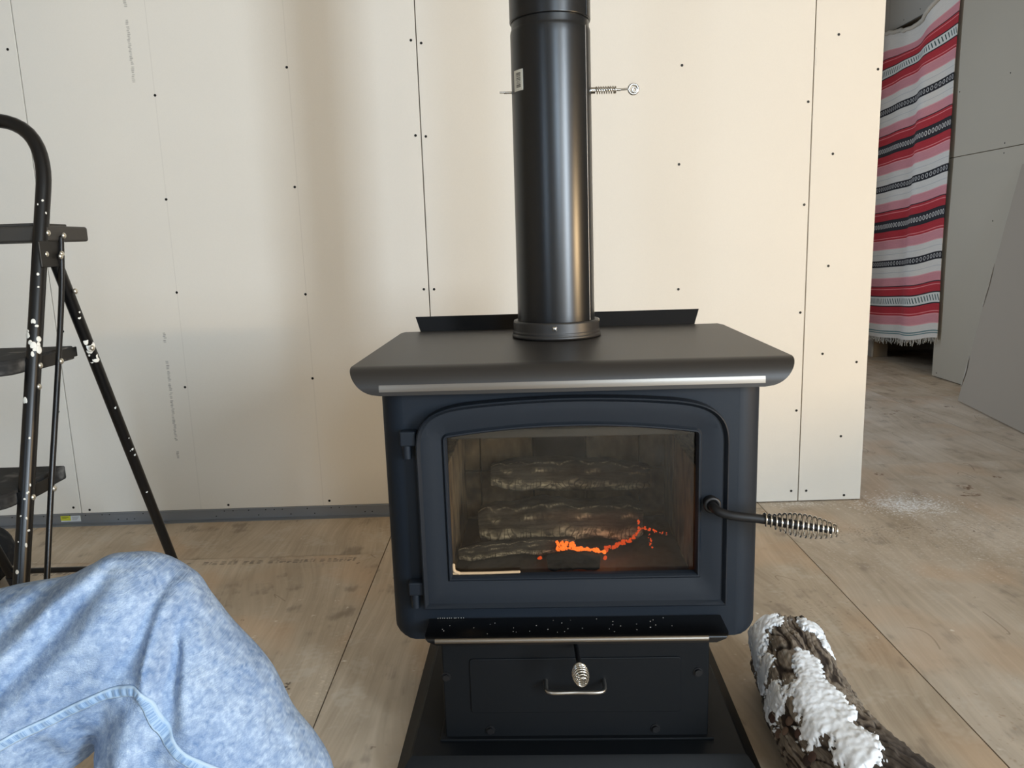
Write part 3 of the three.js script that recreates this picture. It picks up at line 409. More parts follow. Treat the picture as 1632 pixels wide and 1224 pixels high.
// ---------------------------------------------------------------- stove pipe
const pipePaint = phys(0x0b0d10, 0.31, 0, { ior: 1.56 });
{
  const [px_, , pz_] = toRoom(-0.012, 0, -0.33).toArray(), pipe = tag(group('stove_pipe', [px_, 0.711, pz_]), 'tall black metal stove pipe with a damper handle and barcode sticker above the stove', 'stove pipe');
  const lathe = (pts) => new THREE.LatheGeometry(pts.map(([r, y]) => new THREE.Vector2(r, y - 0.711)), 72);
  mesh('collar', lathe([[0.078, 0.712], [0.0885, 0.712], [0.089, 0.716], [0.0875, 0.719], [0.0865, 0.7205], [0.0875, 0.7225], [0.0865, 0.7245], [0.0855, 0.727], [0.0855, 0.741], [0.0845, 0.745], [0.081, 0.7455], [0.077, 0.744]]), litTopPaint, pipe);
  mesh('lower_section', lathe([[0.0755, 0.735], [0.0765, 0.74], [0.0765, 0.76], [0.0752, 1.27], [0.0752, 1.281], [0.0742, 1.286], [0.0728, 1.289], [0.0728, 1.31]]), pipePaint, pipe);
  mesh('upper_section', lathe([[0.073, 1.301], [0.0752, 1.3005], [0.0758, 1.303], [0.0752, 1.8], [0.075, CEIL + 0.02]]), pipePaint, pipe);
  const a = 0.98, sx = Math.sin(a), cz = Math.cos(a);
  mesh('seam', tube([[sx * 0.0763, 0.746 - 0.711, cz * 0.0763], [sx * 0.0755, 0.31, cz * 0.0755], [sx * 0.0748, 0.573, cz * 0.0748]], 0.0014, 20, 6), std(0x77716a, 0.4, 0.7), pipe);
  mesh('seam', tube([[Math.sin(1.02) * 0.0758, 0.592, Math.cos(1.02) * 0.0758], [Math.sin(1.02) * 0.0755, 1.4, Math.cos(1.02) * 0.0755]], 0.0013, 20, 6), pipePaint, pipe);
  mesh('collar_screw', merge([new THREE.SphereGeometry(0.0042, 12, 8).scale(1, 1, 0.5), rb(0.0085, 0.0085, 0.002, 0, 0, -0.0005, 0.003)]), chrome, pipe).position.set(-0.008, 0.0235, 0.0856);
  mesh('collar_screw', new THREE.SphereGeometry(0.005, 12, 8).scale(0.6, 1, 1), chrome, pipe).position.set(0.083, 0.03, 0.012);
  const bar = canvas(128, 220, (g) => { g.fillStyle = '#d9d6c8'; g.fillRect(0, 0, 128, 220); g.fillStyle = '#45423a'; const S = rng(3); let y = 30; while (y < 185) { const h = 2 + S() * 8; g.fillRect(38, y, 62, h); y += h + 2 + S() * 7; } g.fillStyle = '#9a968a'; for (let k = 0; k < 18; k++) g.fillRect(22, 28 + k * 9, 6, 5); });
  mesh('barcode_sticker', shell(10, 2, (u, v) => { const t = mix(-1.17, -0.8, u), r = 0.0761; return V(Math.sin(t) * r, mix(0.463, 0.5, v), Math.cos(t) * r); }, 0.0005), std(0xffffff, 0.45, 0, { map: bar }), pipe, 'white barcode sticker');
  const y = 1.178 - 0.711, d = mesh('damper_handle', merge([rod([0.07, y, 0], [0.132, y, 0], 0.0024), rod([0.074, y, 0], [0.083, y, 0], 0.0062), new THREE.TorusGeometry(0.0058, 0.0016, 8, 16).rotateY(Math.PI / 2).translate(0.1215, y, 0), rod([0.128, y, 0], [0.146, y + 0.0005, 0.002], 0.002), new THREE.TorusGeometry(0.0088, 0.0026, 8, 24).translate(0.156, y, 0.001), new THREE.TorusGeometry(0.0042, 0.0018, 8, 18).rotateZ(0.6).translate(0.1575, y - 0.0015, 0.002)]), std(0xc9c7c1, 0.22, 1), pipe, 'zinc damper handle with spring and ring');
  mesh('damper_spring', coil([0.084, y, 0], [0.12, y, 0], 8, () => 0.0064, 0.0012), chrome, d);
  mesh('damper_tip', merge([rod([-0.07, y + 0.001, 0], [-0.09, y + 0.001, 0], 0.0022), rb(0.011, 0.003, 0.008, -0.093, y + 0.0015, 0, 0.001)]), std(0xc9c7c1, 0.25, 1), pipe);
}
// ---------------------------------------------------------------- step ladder
{
  const L = tag(group('step_ladder'), 'black folding steel step ladder spattered with white paint, standing at the left', 'ladder');
  const lm = std(0x0d0d0e, 0.34, 0.1), tread = std(0x17171a, 0.85), rivet = std(0xd8d4c8, 0.3, 0.9), paint = std(0xd9d6cc, 0.6);
  tread.map = pixels(256, 256, (u, v) => { const n = sstep(0.1, 0.7, fbm(u * 6, v * 3, 2, 4)); const q = 26 + n * 70 + (Math.sin(v * 120) > 0.5 ? 8 : 0); return [q, q * 0.97, q * 0.93]; }); tread.color.set(0xffffff);
  const fz = (y) => -1.193 - 0.333 * y, xr = -0.9, xl = -1.335, frontPt = (x, y) => V(x, y, fz(y));
  const loop = new THREE.CurvePath(), add = (c) => loop.add(c), yT = 1.155, rC = 0.115;
  add(new THREE.LineCurve3(frontPt(xr, 0.012), frontPt(xr, yT - rC))); add(new THREE.QuadraticBezierCurve3(frontPt(xr, yT - rC), frontPt(xr - 0.006, yT + 0.01), frontPt(xr - rC, yT + 0.012)));
  add(new THREE.LineCurve3(frontPt(xr - rC, yT + 0.012), frontPt(xl + rC, yT + 0.012))); add(new THREE.QuadraticBezierCurve3(frontPt(xl + rC, yT + 0.012), frontPt(xl + 0.006, yT + 0.01), frontPt(xl, yT - rC))); add(new THREE.LineCurve3(frontPt(xl, yT - rC), frontPt(xl, 0.012)));
  const fr = mesh('front_rail', tube(null, 0.0135, 160, 14, false, loop), lm, L);
  for (const x of [xr, xl]) mesh('rubber_foot', rod([x, 0.0005, fz(0)], [x, 0.045, fz(0.045)], 0.018, 0.016), std(0x141414, 0.8), fr);
  const rear = (xa, xb, name) => { const a = V(xa, 0.9, -1.53), b = V(xb, 0.02, -1.925); const m = mesh('rear_leg', rod(a.toArray(), b.toArray(), 0.0118, 0.0118), lm, L); mesh('rubber_foot', merge([rod([xb, 0.0005, -1.934], mixV(a, b, 0.93).toArray(), 0.0165, 0.0145), rb(0.034, 0.012, 0.05, xb, 0.0065, -1.938, 0.004)]), std(0x101011, 0.7), m); return m; };
  const mixV = (a, b, t) => a.clone().lerp(b, t);
  rear(-0.895, -0.9, 0); rear(-1.335, -1.335, 1);
  mesh('cross_bar', rod([-0.9, 0.095, -1.892], [-1.335, 0.095, -1.892], 0.0075), lm, L);
  const step = (y, d, z0, label) => {   // tread with rolled front edge and side flanges
    const sh = new THREE.Shape(), w0 = xl + 0.016, w1 = xr - 0.012, r = 0.035; sh.moveTo(w0 + r, 0); sh.lineTo(w1 - r, 0); sh.quadraticCurveTo(w1, 0, w1, r); sh.lineTo(w1, d); sh.lineTo(w0, d); sh.lineTo(w0, r); sh.quadraticCurveTo(w0, 0, w0 + r, 0);
    const g = extrude(sh, 0.022, 0.003).rotateX(-Math.PI / 2); g.translate(0, y - 0.025, z0);
    const uv = g.attributes.uv; for (let i = 0; i < uv.count; i++) uv.setXY(i, uv.getX(i) * 2.2, uv.getY(i) * 4);
    const m = mesh('step', g, tread, L);
    return m;
  };
  step(0.718, 0.21, -1.365); step(0.487, 0.19, -1.3); step(0.255, 0.18, -1.23);
  for (const [y, z] of [[0.7, -1.425], [0.468, -1.345], [0.238, -1.27]]) { // side flange from the rail to the link
    const sh = new THREE.Shape(); sh.moveTo(0, -0.012); sh.lineTo(0.105, -0.012); sh.lineTo(0.105, 0.012); sh.lineTo(0, 0.012); sh.closePath();
    for (const x of [xr + 0.002, xl - 0.006]) mesh('step_flange', extrude(sh, 0.003).rotateY(Math.PI / 2).translate(x - 0.008, y + 0.002, z + 0.01), lm, L);
  }
  mesh('step_flange', rb(0.004, 0.02, 0.12, xr - 0.01, 0.705, -1.53, 0.001, 1), lm, L);
  const tray = mesh('top_tray', merge([rb(0.461, 0.03, 0.145, (xl + xr) / 2 + 0.001, 0.944, -1.578, 0.005), rb(0.4, 0.006, 0.11, (xl + xr) / 2, 0.962, -1.575, 0.002)]), std(0x35322e, 0.6), L);
  mesh('tray_edge', rb(0.3, 0.01, 0.012, (xl + xr) / 2 - 0.055, 0.957, -1.508, 0.003), std(0x9b1f1a, 0.5), tray, 'red front edge of the top tray');
  for (const x of [xr + 0.016, xl - 0.016]) {
    mesh('link_bar', tube([[x, 0.935, -1.545], [x, 0.85, -1.527], [x, 0.695, -1.478], [x, 0.468, -1.4], [x, 0.238, -1.325], [x, 0.2, -1.31]], 0.0055, 40, 8), lm, L);
    mesh('hinge_bracket', rb(0.004, 0.05, 0.075, x - Math.sign(x + 1.1) * 0.004, 0.905, -1.512, 0.004), std(0x2a2825, 0.45, 0.5), L);
  }
  const rv = []; for (const [y, z] of [[0.7, -1.427], [0.662, -1.414], [0.468, -1.35], [0.905, -1.495], [0.945, -1.51]]) rv.push([xr + 0.0125, y, z]); for (const [y, z] of [[0.7, -1.479], [0.468, -1.4], [0.94, -1.545], [0.9, -1.525], [0.905, -1.53], [0.83, -1.56], [0.71, -1.595]]) rv.push([xr + 0.022, y, z]);
  for (const p of rv) mesh('rivet', new THREE.SphereGeometry(0.0058, 12, 8).scale(0.7, 1, 1), rivet, L).position.set(...p);
  const sp = [], blob = (p, n, s) => { const q = new THREE.Quaternion().setFromUnitVectors(V(0, 0, 1), n.clone().normalize()), g = new THREE.IcosahedronGeometry(s, 1).scale(0.6 + R() * 0.6, 0.8 + R() * 1.1, 0.28).applyQuaternion(q).translate(p.x, p.y, p.z); sp.push(g); };
  for (let k = 0; k < 32; k++) { const y = k < 12 ? 0.72 + R() * 0.06 : 0.3 + R() * 0.75, a = (R() - 0.35) * 1.8, n = V(Math.sin(a), 0.1, Math.cos(a)); blob(frontPt(xr, y).addScaledVector(n, 0.0132), n, 0.0016 + 0.0035 * R() * R() + (k < 12 ? 0.0016 : 0)); }
  for (let k = 0; k < 10; k++) { const p = loop.getPoint(0.455 + k * 0.008), n = V(0.25 + R() * 0.5, 0.3, 1); blob(p.addScaledVector(n.normalize(), 0.013), n, 0.0018 + 0.003 * R()); }
  const ra = V(-0.895, 0.9, -1.53), rbv = V(-0.9, 0.02, -1.925); for (let k = 0; k < 18; k++) { const t = k < 9 ? 0.2 + R() * 0.06 : R() * 0.9, a = R() * 1.2, n = V(Math.sin(a), 0.15, Math.cos(a)); blob(mixV(ra, rbv, t).addScaledVector(n, 0.0118), n, k < 9 ? 0.004 + 0.004 * R() : 0.0012 + 0.002 * R()); }
  stuff(mesh('paint_spatter', merge(sp), paint, L, 'white paint spatter'));
}
// black bag on the floor behind the ladder
{
  const g = skin((x, y, z) => smin(capsule(x, y, z, [-1.62, 0.1, -2.02, 0.1], [-1.5, 0.09, -2.02, 0.085]), capsule(x, y, z, [-1.66, 0.17, -2.05, 0.07], [-1.6, 0.2, -2.04, 0.05]), 0.05) + 0.012 * fbm(x * 14, y * 14, z * 14, 3), [-1.78, -0.02, -2.2], [-1.34, 0.3, -1.86], 0.012);
  const p = g.attributes.position; for (let i = 0; i < p.count; i++) if (p.getY(i) < 0.002) p.setY(i, 0.002);
  tag(mesh('cloth_bag', g, std(0x121214, 0.9)), 'rumpled black cloth bag on the floor behind the ladder at the left edge', 'bag');
}
// ---------------------------------------------------------------- the person's bent knee in jeans
{
  const fold = [
    [[[-0.439, 0.586], [-0.486, 0.547], [-0.549, 0.472]], 0.006, 0.012], [[[-0.453, 0.584], [-0.504, 0.55], [-0.56, 0.5]], -0.006, 0.011], [[[-0.443, 0.556], [-0.5, 0.499], [-0.58, 0.42]], -0.008, 0.012], [[[-0.43, 0.54], [-0.47, 0.49], [-0.54, 0.43]], 0.005, 0.014],
    [[[-0.385, 0.559], [-0.398, 0.501], [-0.416, 0.472]], -0.009, 0.012], [[[-0.373, 0.51], [-0.367, 0.481], [-0.364, 0.425]], -0.010, 0.010], [[[-0.378, 0.53], [-0.382, 0.49], [-0.386, 0.462]], 0.009, 0.009], [[[-0.425, 0.457], [-0.445, 0.42], [-0.465, 0.39]], -0.008, 0.012], [[[-0.41, 0.45], [-0.44, 0.405], [-0.485, 0.36]], -0.006, 0.010], [[[-0.355, 0.49], [-0.345, 0.44], [-0.33, 0.39]], 0.005, 0.016], [[[-0.5, 0.4], [-0.507, 0.36]], -0.007, 0.012], [[[-0.38, 0.4], [-0.35, 0.35]], -0.005, 0.014], [[[-0.4, 0.42], [-0.42, 0.36]], 0.006, 0.014]];
  const seam = [[-0.64, 0.366], [-0.6, 0.385], [-0.559, 0.405], [-0.516, 0.423], [-0.481, 0.435], [-0.446, 0.45], [-0.419, 0.459], [-0.393, 0.462], [-0.384, 0.452], [-0.375, 0.432], [-0.358, 0.409], [-0.328, 0.38], [-0.297, 0.35], [-0.266, 0.316], [-0.235, 0.27], [-0.215, 0.2]];
  const Z = -0.8;
  const leg = (x, y, z) => {
    let d = capsule(x, y, z, [-0.9, 0.2, Z - 0.03, 0.155], [-0.86, 0.26, Z, 0.135]);
    d = smin(d, capsule(x, y, z, [-0.86, 0.27, Z, 0.13], [-0.58, 0.418, Z, 0.107]), 0.04);
    d = smin(d, capsule(x, y, z, [-0.58, 0.418, Z, 0.107], [-0.437, 0.49, Z, 0.081]), 0.03);
    let c = capsule(x, y, z, [-0.432, 0.484, Z, 0.085], [-0.381, 0.375, Z + 0.005, 0.095]);
    c = smin(c, capsule(x, y, z, [-0.381, 0.375, Z + 0.005, 0.095], [-0.326, 0.272, Z + 0.01, 0.094]), 0.03);
    c = smin(c, capsule(x, y, z, [-0.326, 0.272, Z + 0.01, 0.094], [-0.27, 0.1, Z + 0.03, 0.088]), 0.03);
    c = smin(c, capsule(x, y, z, [-0.435, 0.42, Z + 0.02, 0.05], [-0.425, 0.38, Z + 0.02, 0.042]), 0.03);
    return smin(d, c, 0.008);
  };
  const jeans = (x, y, z) => {
    let d = leg(x, y, z); if (d > 0.05 || d < -0.05) return d;
    const front = sstep(Z - 0.06, Z + 0.02, z);
    let k = 0; for (const [p, a, w] of fold) { const [q, t] = segDist(x, y, p); if (q < w * 3) k += 1.55 * a * Math.exp(-q * q / (w * w)) * (0.35 + 0.65 * Math.sin(Math.PI * clamp(t * 0.8 + 0.1))); }
    k += 0.0022 * fbm(x * 22, y * 22, z * 22, 2);
    return Math.max(d - k * front, 0.085 - y);
  };
  const g = skin(jeans, [-1.1, 0.02, -1.0], [-0.13, 0.63, -0.6], 0.0048);
  { const p = g.attributes.position, col = new Float32Array(p.count * 3); for (let i = 0; i < p.count; i++) { const x = p.getX(i), y = p.getY(i), z = p.getZ(i), t = clamp(0.52 + 0.3 * fbm(x * 9, y * 9, z * 9, 3) + 0.24 * N3(x * 75, y * 110, z * 75) + 0.34 * N3(x * 190, y * 230, z * 190)); col.set([mix(0.15, 0.51, t), mix(0.24, 0.595, t), mix(0.4, 0.7, t)], 3 * i); } g.setAttribute('color', new THREE.BufferAttribute(col, 3)); }
  const p = g.attributes.position, uv = new Float32Array(p.count * 2); for (let i = 0; i < p.count; i++) { uv[2 * i] = p.getX(i) * 5; uv[2 * i + 1] = p.getY(i) * 5; } g.setAttribute('uv', new THREE.BufferAttribute(uv, 2));
  const den = pixels(768, 768, (u, v, x, y) => { const big = fbm(u * 5, v * 5, 1, 3), slub = N3(u * 40, v * 210, 4) * 0.6 + N3(u * 130, v * 60, 8) * 0.5 + (R() - 0.5) * 1.1, t = clamp(0.5 + 0.3 * big + 0.3 * slub); return [mix(176, 255, t), mix(188, 255, t), mix(204, 255, t)]; });
  const bump = pixels(512, 512, (u, v, x, y) => { const q = 128 + 60 * N3(u * 60, v * 160, 2) + (((x + y) % 5) - 2) * 14 + (R() - 0.5) * 50; return [q, q, q]; }, { data: true });
  const denim = std(0xffffff, 0.92, 0, { vertexColors: true, map: den, bumpMap: bump, bumpScale: 0.0009 });
  const P = tag(group('person'), 'person in faded light blue jeans sitting at the left with one knee raised', 'person');
  const j = mesh('jeans', g, denim, P, 'faded light blue denim jeans, one bent knee in view');
  // flat-felled seam lying on the cloth
  const zAt = (x, y) => { let z = -0.6; for (let k = 0; k < 200; k++) { const d = jeans(x, y, z); if (d < 0.0004) break; z -= Math.max(d * 0.5, 0.0003); } return z; };
  const sc = new THREE.CatmullRomCurve3(seam.map(([x, y]) => V(x, y, 0)), false, 'centripetal'), rows = [], M = 220;
  for (let i = 0; i <= M; i++) { const q = sc.getPoint(i / M), t = sc.getTangent(i / M), s = V(-t.y, t.x, 0); rows.push([-1, -0.55, 0, 0.55, 1].map((k) => { const x = q.x + s.x * k * 0.0052, y = q.y + s.y * k * 0.0052; return V(x, y, zAt(x, y)); })); }
  const lift = (v) => 0.0006 + 0.0017 * Math.sin(Math.PI * clamp(v)) ** 0.5;
  const seamGeo = shell(8, M, (u, v) => { const f = v * M, i = Math.min(M - 1, Math.floor(f)), a = u * 4, k = Math.min(3, Math.floor(a)), L = (r) => r[k].clone().lerp(r[k + 1], a - k), q = L(rows[i]).lerp(L(rows[i + 1]), f - i); q.z += lift(u) + 0.0007 * Math.sin(v * 300) * Math.sin(Math.PI * u); return q; }, 0.0012, [1, 24]);
  const st = canvas(64, 256, (c) => { const S = rng(5); c.fillStyle = '#8fa6bf'; c.fillRect(0, 0, 64, 256); for (let k = 0; k < 26; k++) { c.fillStyle = `rgba(75,108,150,${0.2 + S() * 0.35})`; c.fillRect(14, S() * 256, 34, 3 + S() * 6); } c.fillStyle = '#9db0c2'; c.fillRect(0, 0, 8, 256); c.fillRect(54, 0, 8, 256); for (let y = 0; y < 256; y += 16) { c.fillStyle = '#93a7b8'; c.fillRect(9, y, 3, 9); c.fillRect(51, y, 3, 9); } });
  mesh('inseam', seamGeo, std(0xffffff, 0.9, 0, { map: st }), j, 'raised stitched inseam');
  const boot = skin((x, y, z) => Math.max(smin(capsule(x, y, z, [-0.25, 0.16, Z + 0.03, 0.05], [-0.235, 0.07, Z + 0.03, 0.056]), capsule(x, y, z, [-0.24, 0.055, Z + 0.03, 0.05], [-0.08, 0.042, Z + 0.05, 0.042]), 0.03), 0.004 - y), [-0.34, -0.02, -0.88], [0.0, 0.2, -0.66], 0.009);
  mesh('boot', boot, std(0x5a4230, 0.7), P);
}
// ---------------------------------------------------------------- snowy firewood log beside the stove
{
  const cl = [V(0.53, 0.079, -1.43), V(0.513, 0.078, -1.32), V(0.498, 0.077, -1.2), V(0.5, 0.077, -1.1), V(0.528, 0.078, -0.98), V(0.59, 0.08, -0.84)], c = new THREE.CatmullRomCurve3(cl), nu = 150, nl = 230;
  const frame = (t) => { const p = c.getPoint(t), d = c.getTangent(t), s = V(0, 1, 0).cross(d).normalize(), q = d.clone().cross(s).normalize(); return [p, s, q, d]; };   // angle 0 is the right side, pi/2 the top
  const rad = (t, a) => { const w = mix(0.073, 0.081, t) * (1 + 0.05 * N3(Math.cos(a), Math.sin(a), t * 3)), ca = Math.abs(Math.cos(a)) ** 2.5, sa = Math.abs(Math.sin(a)) ** 2.5; return w / (ca + sa) ** 0.4 * 0.98; };
  const ridgeAt = (t, a) => { const L = t * 0.62, wob = 0.25 * N3(L * 7, a * 1.5, 2); return 1 - Math.abs(N3((a + wob) * 3.4, L * 3.2, 7)) * 1.7; };
  const bark = (t, a) => { const L = t * 0.62, rr = ridgeAt(t, a), cross = N3(a * 4, L * 46, 12); return 0.006 * fbm(Math.cos(a) * 2, Math.sin(a) * 2, L * 7 + 9, 3) - 0.008 * Math.max(0, rr - 0.45) + 0.0016 * cross * (1 - clamp(rr)) + 0.0016 * N3(a * 16, L * 60, 4); };
  const at = (t, a, extra = 0) => { const [p, s, q, d] = frame(t), r = rad(t, a) + bark(t, a) + extra; const e = t < 0.02 ? 0.012 * N3(Math.cos(a) * 3, Math.sin(a) * 3, 4) : 0; const w = p.clone().addScaledVector(s, Math.cos(a) * r).addScaledVector(q, Math.sin(a) * r * 0.98).addScaledVector(d, e); w.y = Math.max(w.y, 0.0015); return w; };
  const rings = []; for (let j = 0; j <= nl; j++) { const r = []; for (let i = 0; i < nu; i++) r.push(at(j / nl, i / nu * 2 * Math.PI)); rings.push(r); }
  const g = loft(rings, true, 1, 1);
  const barkMap = pixels(640, 1024, (u, v) => {
    const a = u * 2 * Math.PI, L = v * 0.62, rr = ridgeAt(v, a), fine = N3(a * 26, L * 30, 3), st = N3(a * 60, L * 14, 8), lich = sstep(0.15, 0.6, fbm(Math.cos(a) * 3, Math.sin(a) * 3, L * 11 + 4, 3)), old = sstep(0.3, 0.62, L + 0.08 * N3(a, L * 5, 2));
    let t = clamp(0.5 + 0.28 * fine + 0.22 * st); let r = mix(92, 166, t), gg = mix(80, 151, t), b = mix(67, 133, t);
    const deep = sstep(0.35, 0.85, rr); r = mix(r, 46, deep); gg = mix(gg, 34, deep); b = mix(b, 25, deep);
    const dk = old * 0.8; r = mix(r, 42, dk); gg = mix(gg, 33, dk); b = mix(b, 26, dk);
    r = mix(r, 176, lich * 0.35 * (1 - old)); gg = mix(gg, 168, lich * 0.35 * (1 - old)); b = mix(b, 152, lich * 0.35 * (1 - old)); return [r, gg, b];
  });
  barkMap.flipY = false;
  const log = tag(mesh('firewood_log', g, std(0xffffff, 0.95, 0, { map: barkMap })), 'rough barked firewood log with snow on it, on the floor beside the stove', 'log');
  // snow lying in ragged patches: each outline in floor plan, thick in its middle
  const inside = (x, z, P) => { let d = 9, s = 1; for (let i = 0, j = P.length - 1; i < P.length; j = i++) { const [ax, az] = P[i], [bx2, bz] = P[j], ex = bx2 - ax, ez = bz - az, wx = x - ax, wz = z - az, k = clamp((wx * ex + wz * ez) / (ex * ex + ez * ez)); d = Math.min(d, Math.hypot(wx - ex * k, wz - ez * k)); if ((az > z) !== (bz > z) && x < ex * (z - az) / ez + ax) s = -s; } return -s * d; };
  const snowMat = std(0xffffff, 0.85, 0, { map: pixels(256, 256, (u, v) => { const k = sstep(0.25, 0.8, fbm(u * 9, v * 5, 5, 4)) * 0.75, n = (R() - 0.5) * 10; return [mix(246, 186, k) + n, mix(247, 182, k) + n, mix(248, 174, k) + n]; }) });
  const patch = (P, a0, a1, thick, rag = 0.007) => {
    const zs = P.map((p) => p[1]), z0 = Math.min(...zs) - 0.02, z1 = Math.max(...zs) + 0.02; let t0 = 1, t1 = 0; for (let k = 0; k <= 200; k++) { const z = c.getPoint(k / 200).z; if (z >= z0 && z <= z1) { t0 = Math.min(t0, k / 200); t1 = Math.max(t1, k / 200); } }
    const n = Math.ceil((t1 - t0) * 0.62 / 0.003), m = 70, W = m + 1, pos = [], uv = [], idx = [], Hh = [];
    for (let j = 0; j <= n; j++) for (let i = 0; i <= m; i++) { const t = mix(t0, t1, j / n), a = mix(a0, a1, i / m), w = at(t, a), h = inside(w.x, w.z, P) + rag * fbm(w.x * 60, w.y * 60, w.z * 60, 3); Hh.push(h); const q = at(t, a, h > 0 ? 0.0012 + thick * (1 - Math.exp(-h / 0.006)) + 0.0016 * fbm(w.x * 60, 3, w.z * 60, 3) * Math.min(1, h / 0.01) - bark(t, a) * 0.85 : -0.004); pos.push(q.x, q.y, q.z); uv.push(w.x * 5, w.z * 5); }
    for (let j = 0; j < n; j++) for (let i = 0; i < m; i++) { const a = j * W + i, b = a + 1, e = a + W, f = e + 1; if (Math.max(Hh[a], Hh[b], Hh[e], Hh[f]) > 0) idx.push(a, b, f, a, f, e); }
    const q = new THREE.BufferGeometry(); q.setAttribute('position', new THREE.Float32BufferAttribute(pos, 3)); q.setAttribute('uv', new THREE.Float32BufferAttribute(uv, 2)); q.setIndex(idx); q.computeVertexNormals(); return mesh('snow_patch', q, snowMat, log);
  };
  patch([[0.501, -1.307], [0.52, -1.284], [0.528, -1.258], [0.515, -1.193], [0.521, -1.164], [0.523, -1.137], [0.523, -1.092], [0.508, -1.072], [0.513, -1.055], [0.524, -1.03], [0.508, -0.978], [0.469, -0.974], [0.456, -1.01], [0.462, -1.054], [0.432, -1.059], [0.438, -1.12], [0.448, -1.196], [0.464, -1.199], [0.482, -1.26]], 0.5, 2.75, 0.006, 0.011);
  patch([[0.463, -1.46], [0.5, -1.455], [0.521, -1.424], [0.508, -1.391], [0.475, -1.383], [0.468, -1.355], [0.443, -1.318], [0.435, -1.361]], 1.4, 3.1, 0.003, 0.016);
  patch([[0.436, -1.333], [0.462, -1.322], [0.459, -1.288], [0.437, -1.262], [0.422, -1.285]], 1.9, 3.2, 0.003, 0.016);
  patch([[0.425, -1.25], [0.449, -1.23], [0.444, -1.165], [0.426, -1.165], [0.417, -1.203]], 1.9, 3.2, 0.002, 0.02);
  patch([[0.54, -1.418], [0.59, -1.41], [0.59, -1.33], [0.57, -1.325], [0.56, -1.362], [0.54, -1.372]], 0.1, 1.5, 0.005, 0.012);
  patch([[0.415, -1.4], [0.445, -1.4], [0.436, -1.33], [0.41, -1.31]], 2.6, 3.5, 0.006, 0.01);
  for (let k = 0; k < 9; k++) { const t = 0.42 + R() * 0.34, a = 2.5 + R() * 0.6, q = at(t, a, 0.002), [p] = frame(t), n = q.clone().sub(p).normalize(), r = 0.006 + R() * 0.005; const s = new THREE.SphereGeometry(r, 14, 6, 0, 6.3, 0, 1.5).scale(1, 0.3, 1); s.applyQuaternion(new THREE.Quaternion().setFromUnitVectors(V(0, 1, 0), V(n.x, 0.7, n.z).normalize())); mesh('bracket_fungus', s.translate(q.x, q.y, q.z), std([0x4a3329, 0x6b5445, 0x38271f][k % 3], 0.9), log); }
}
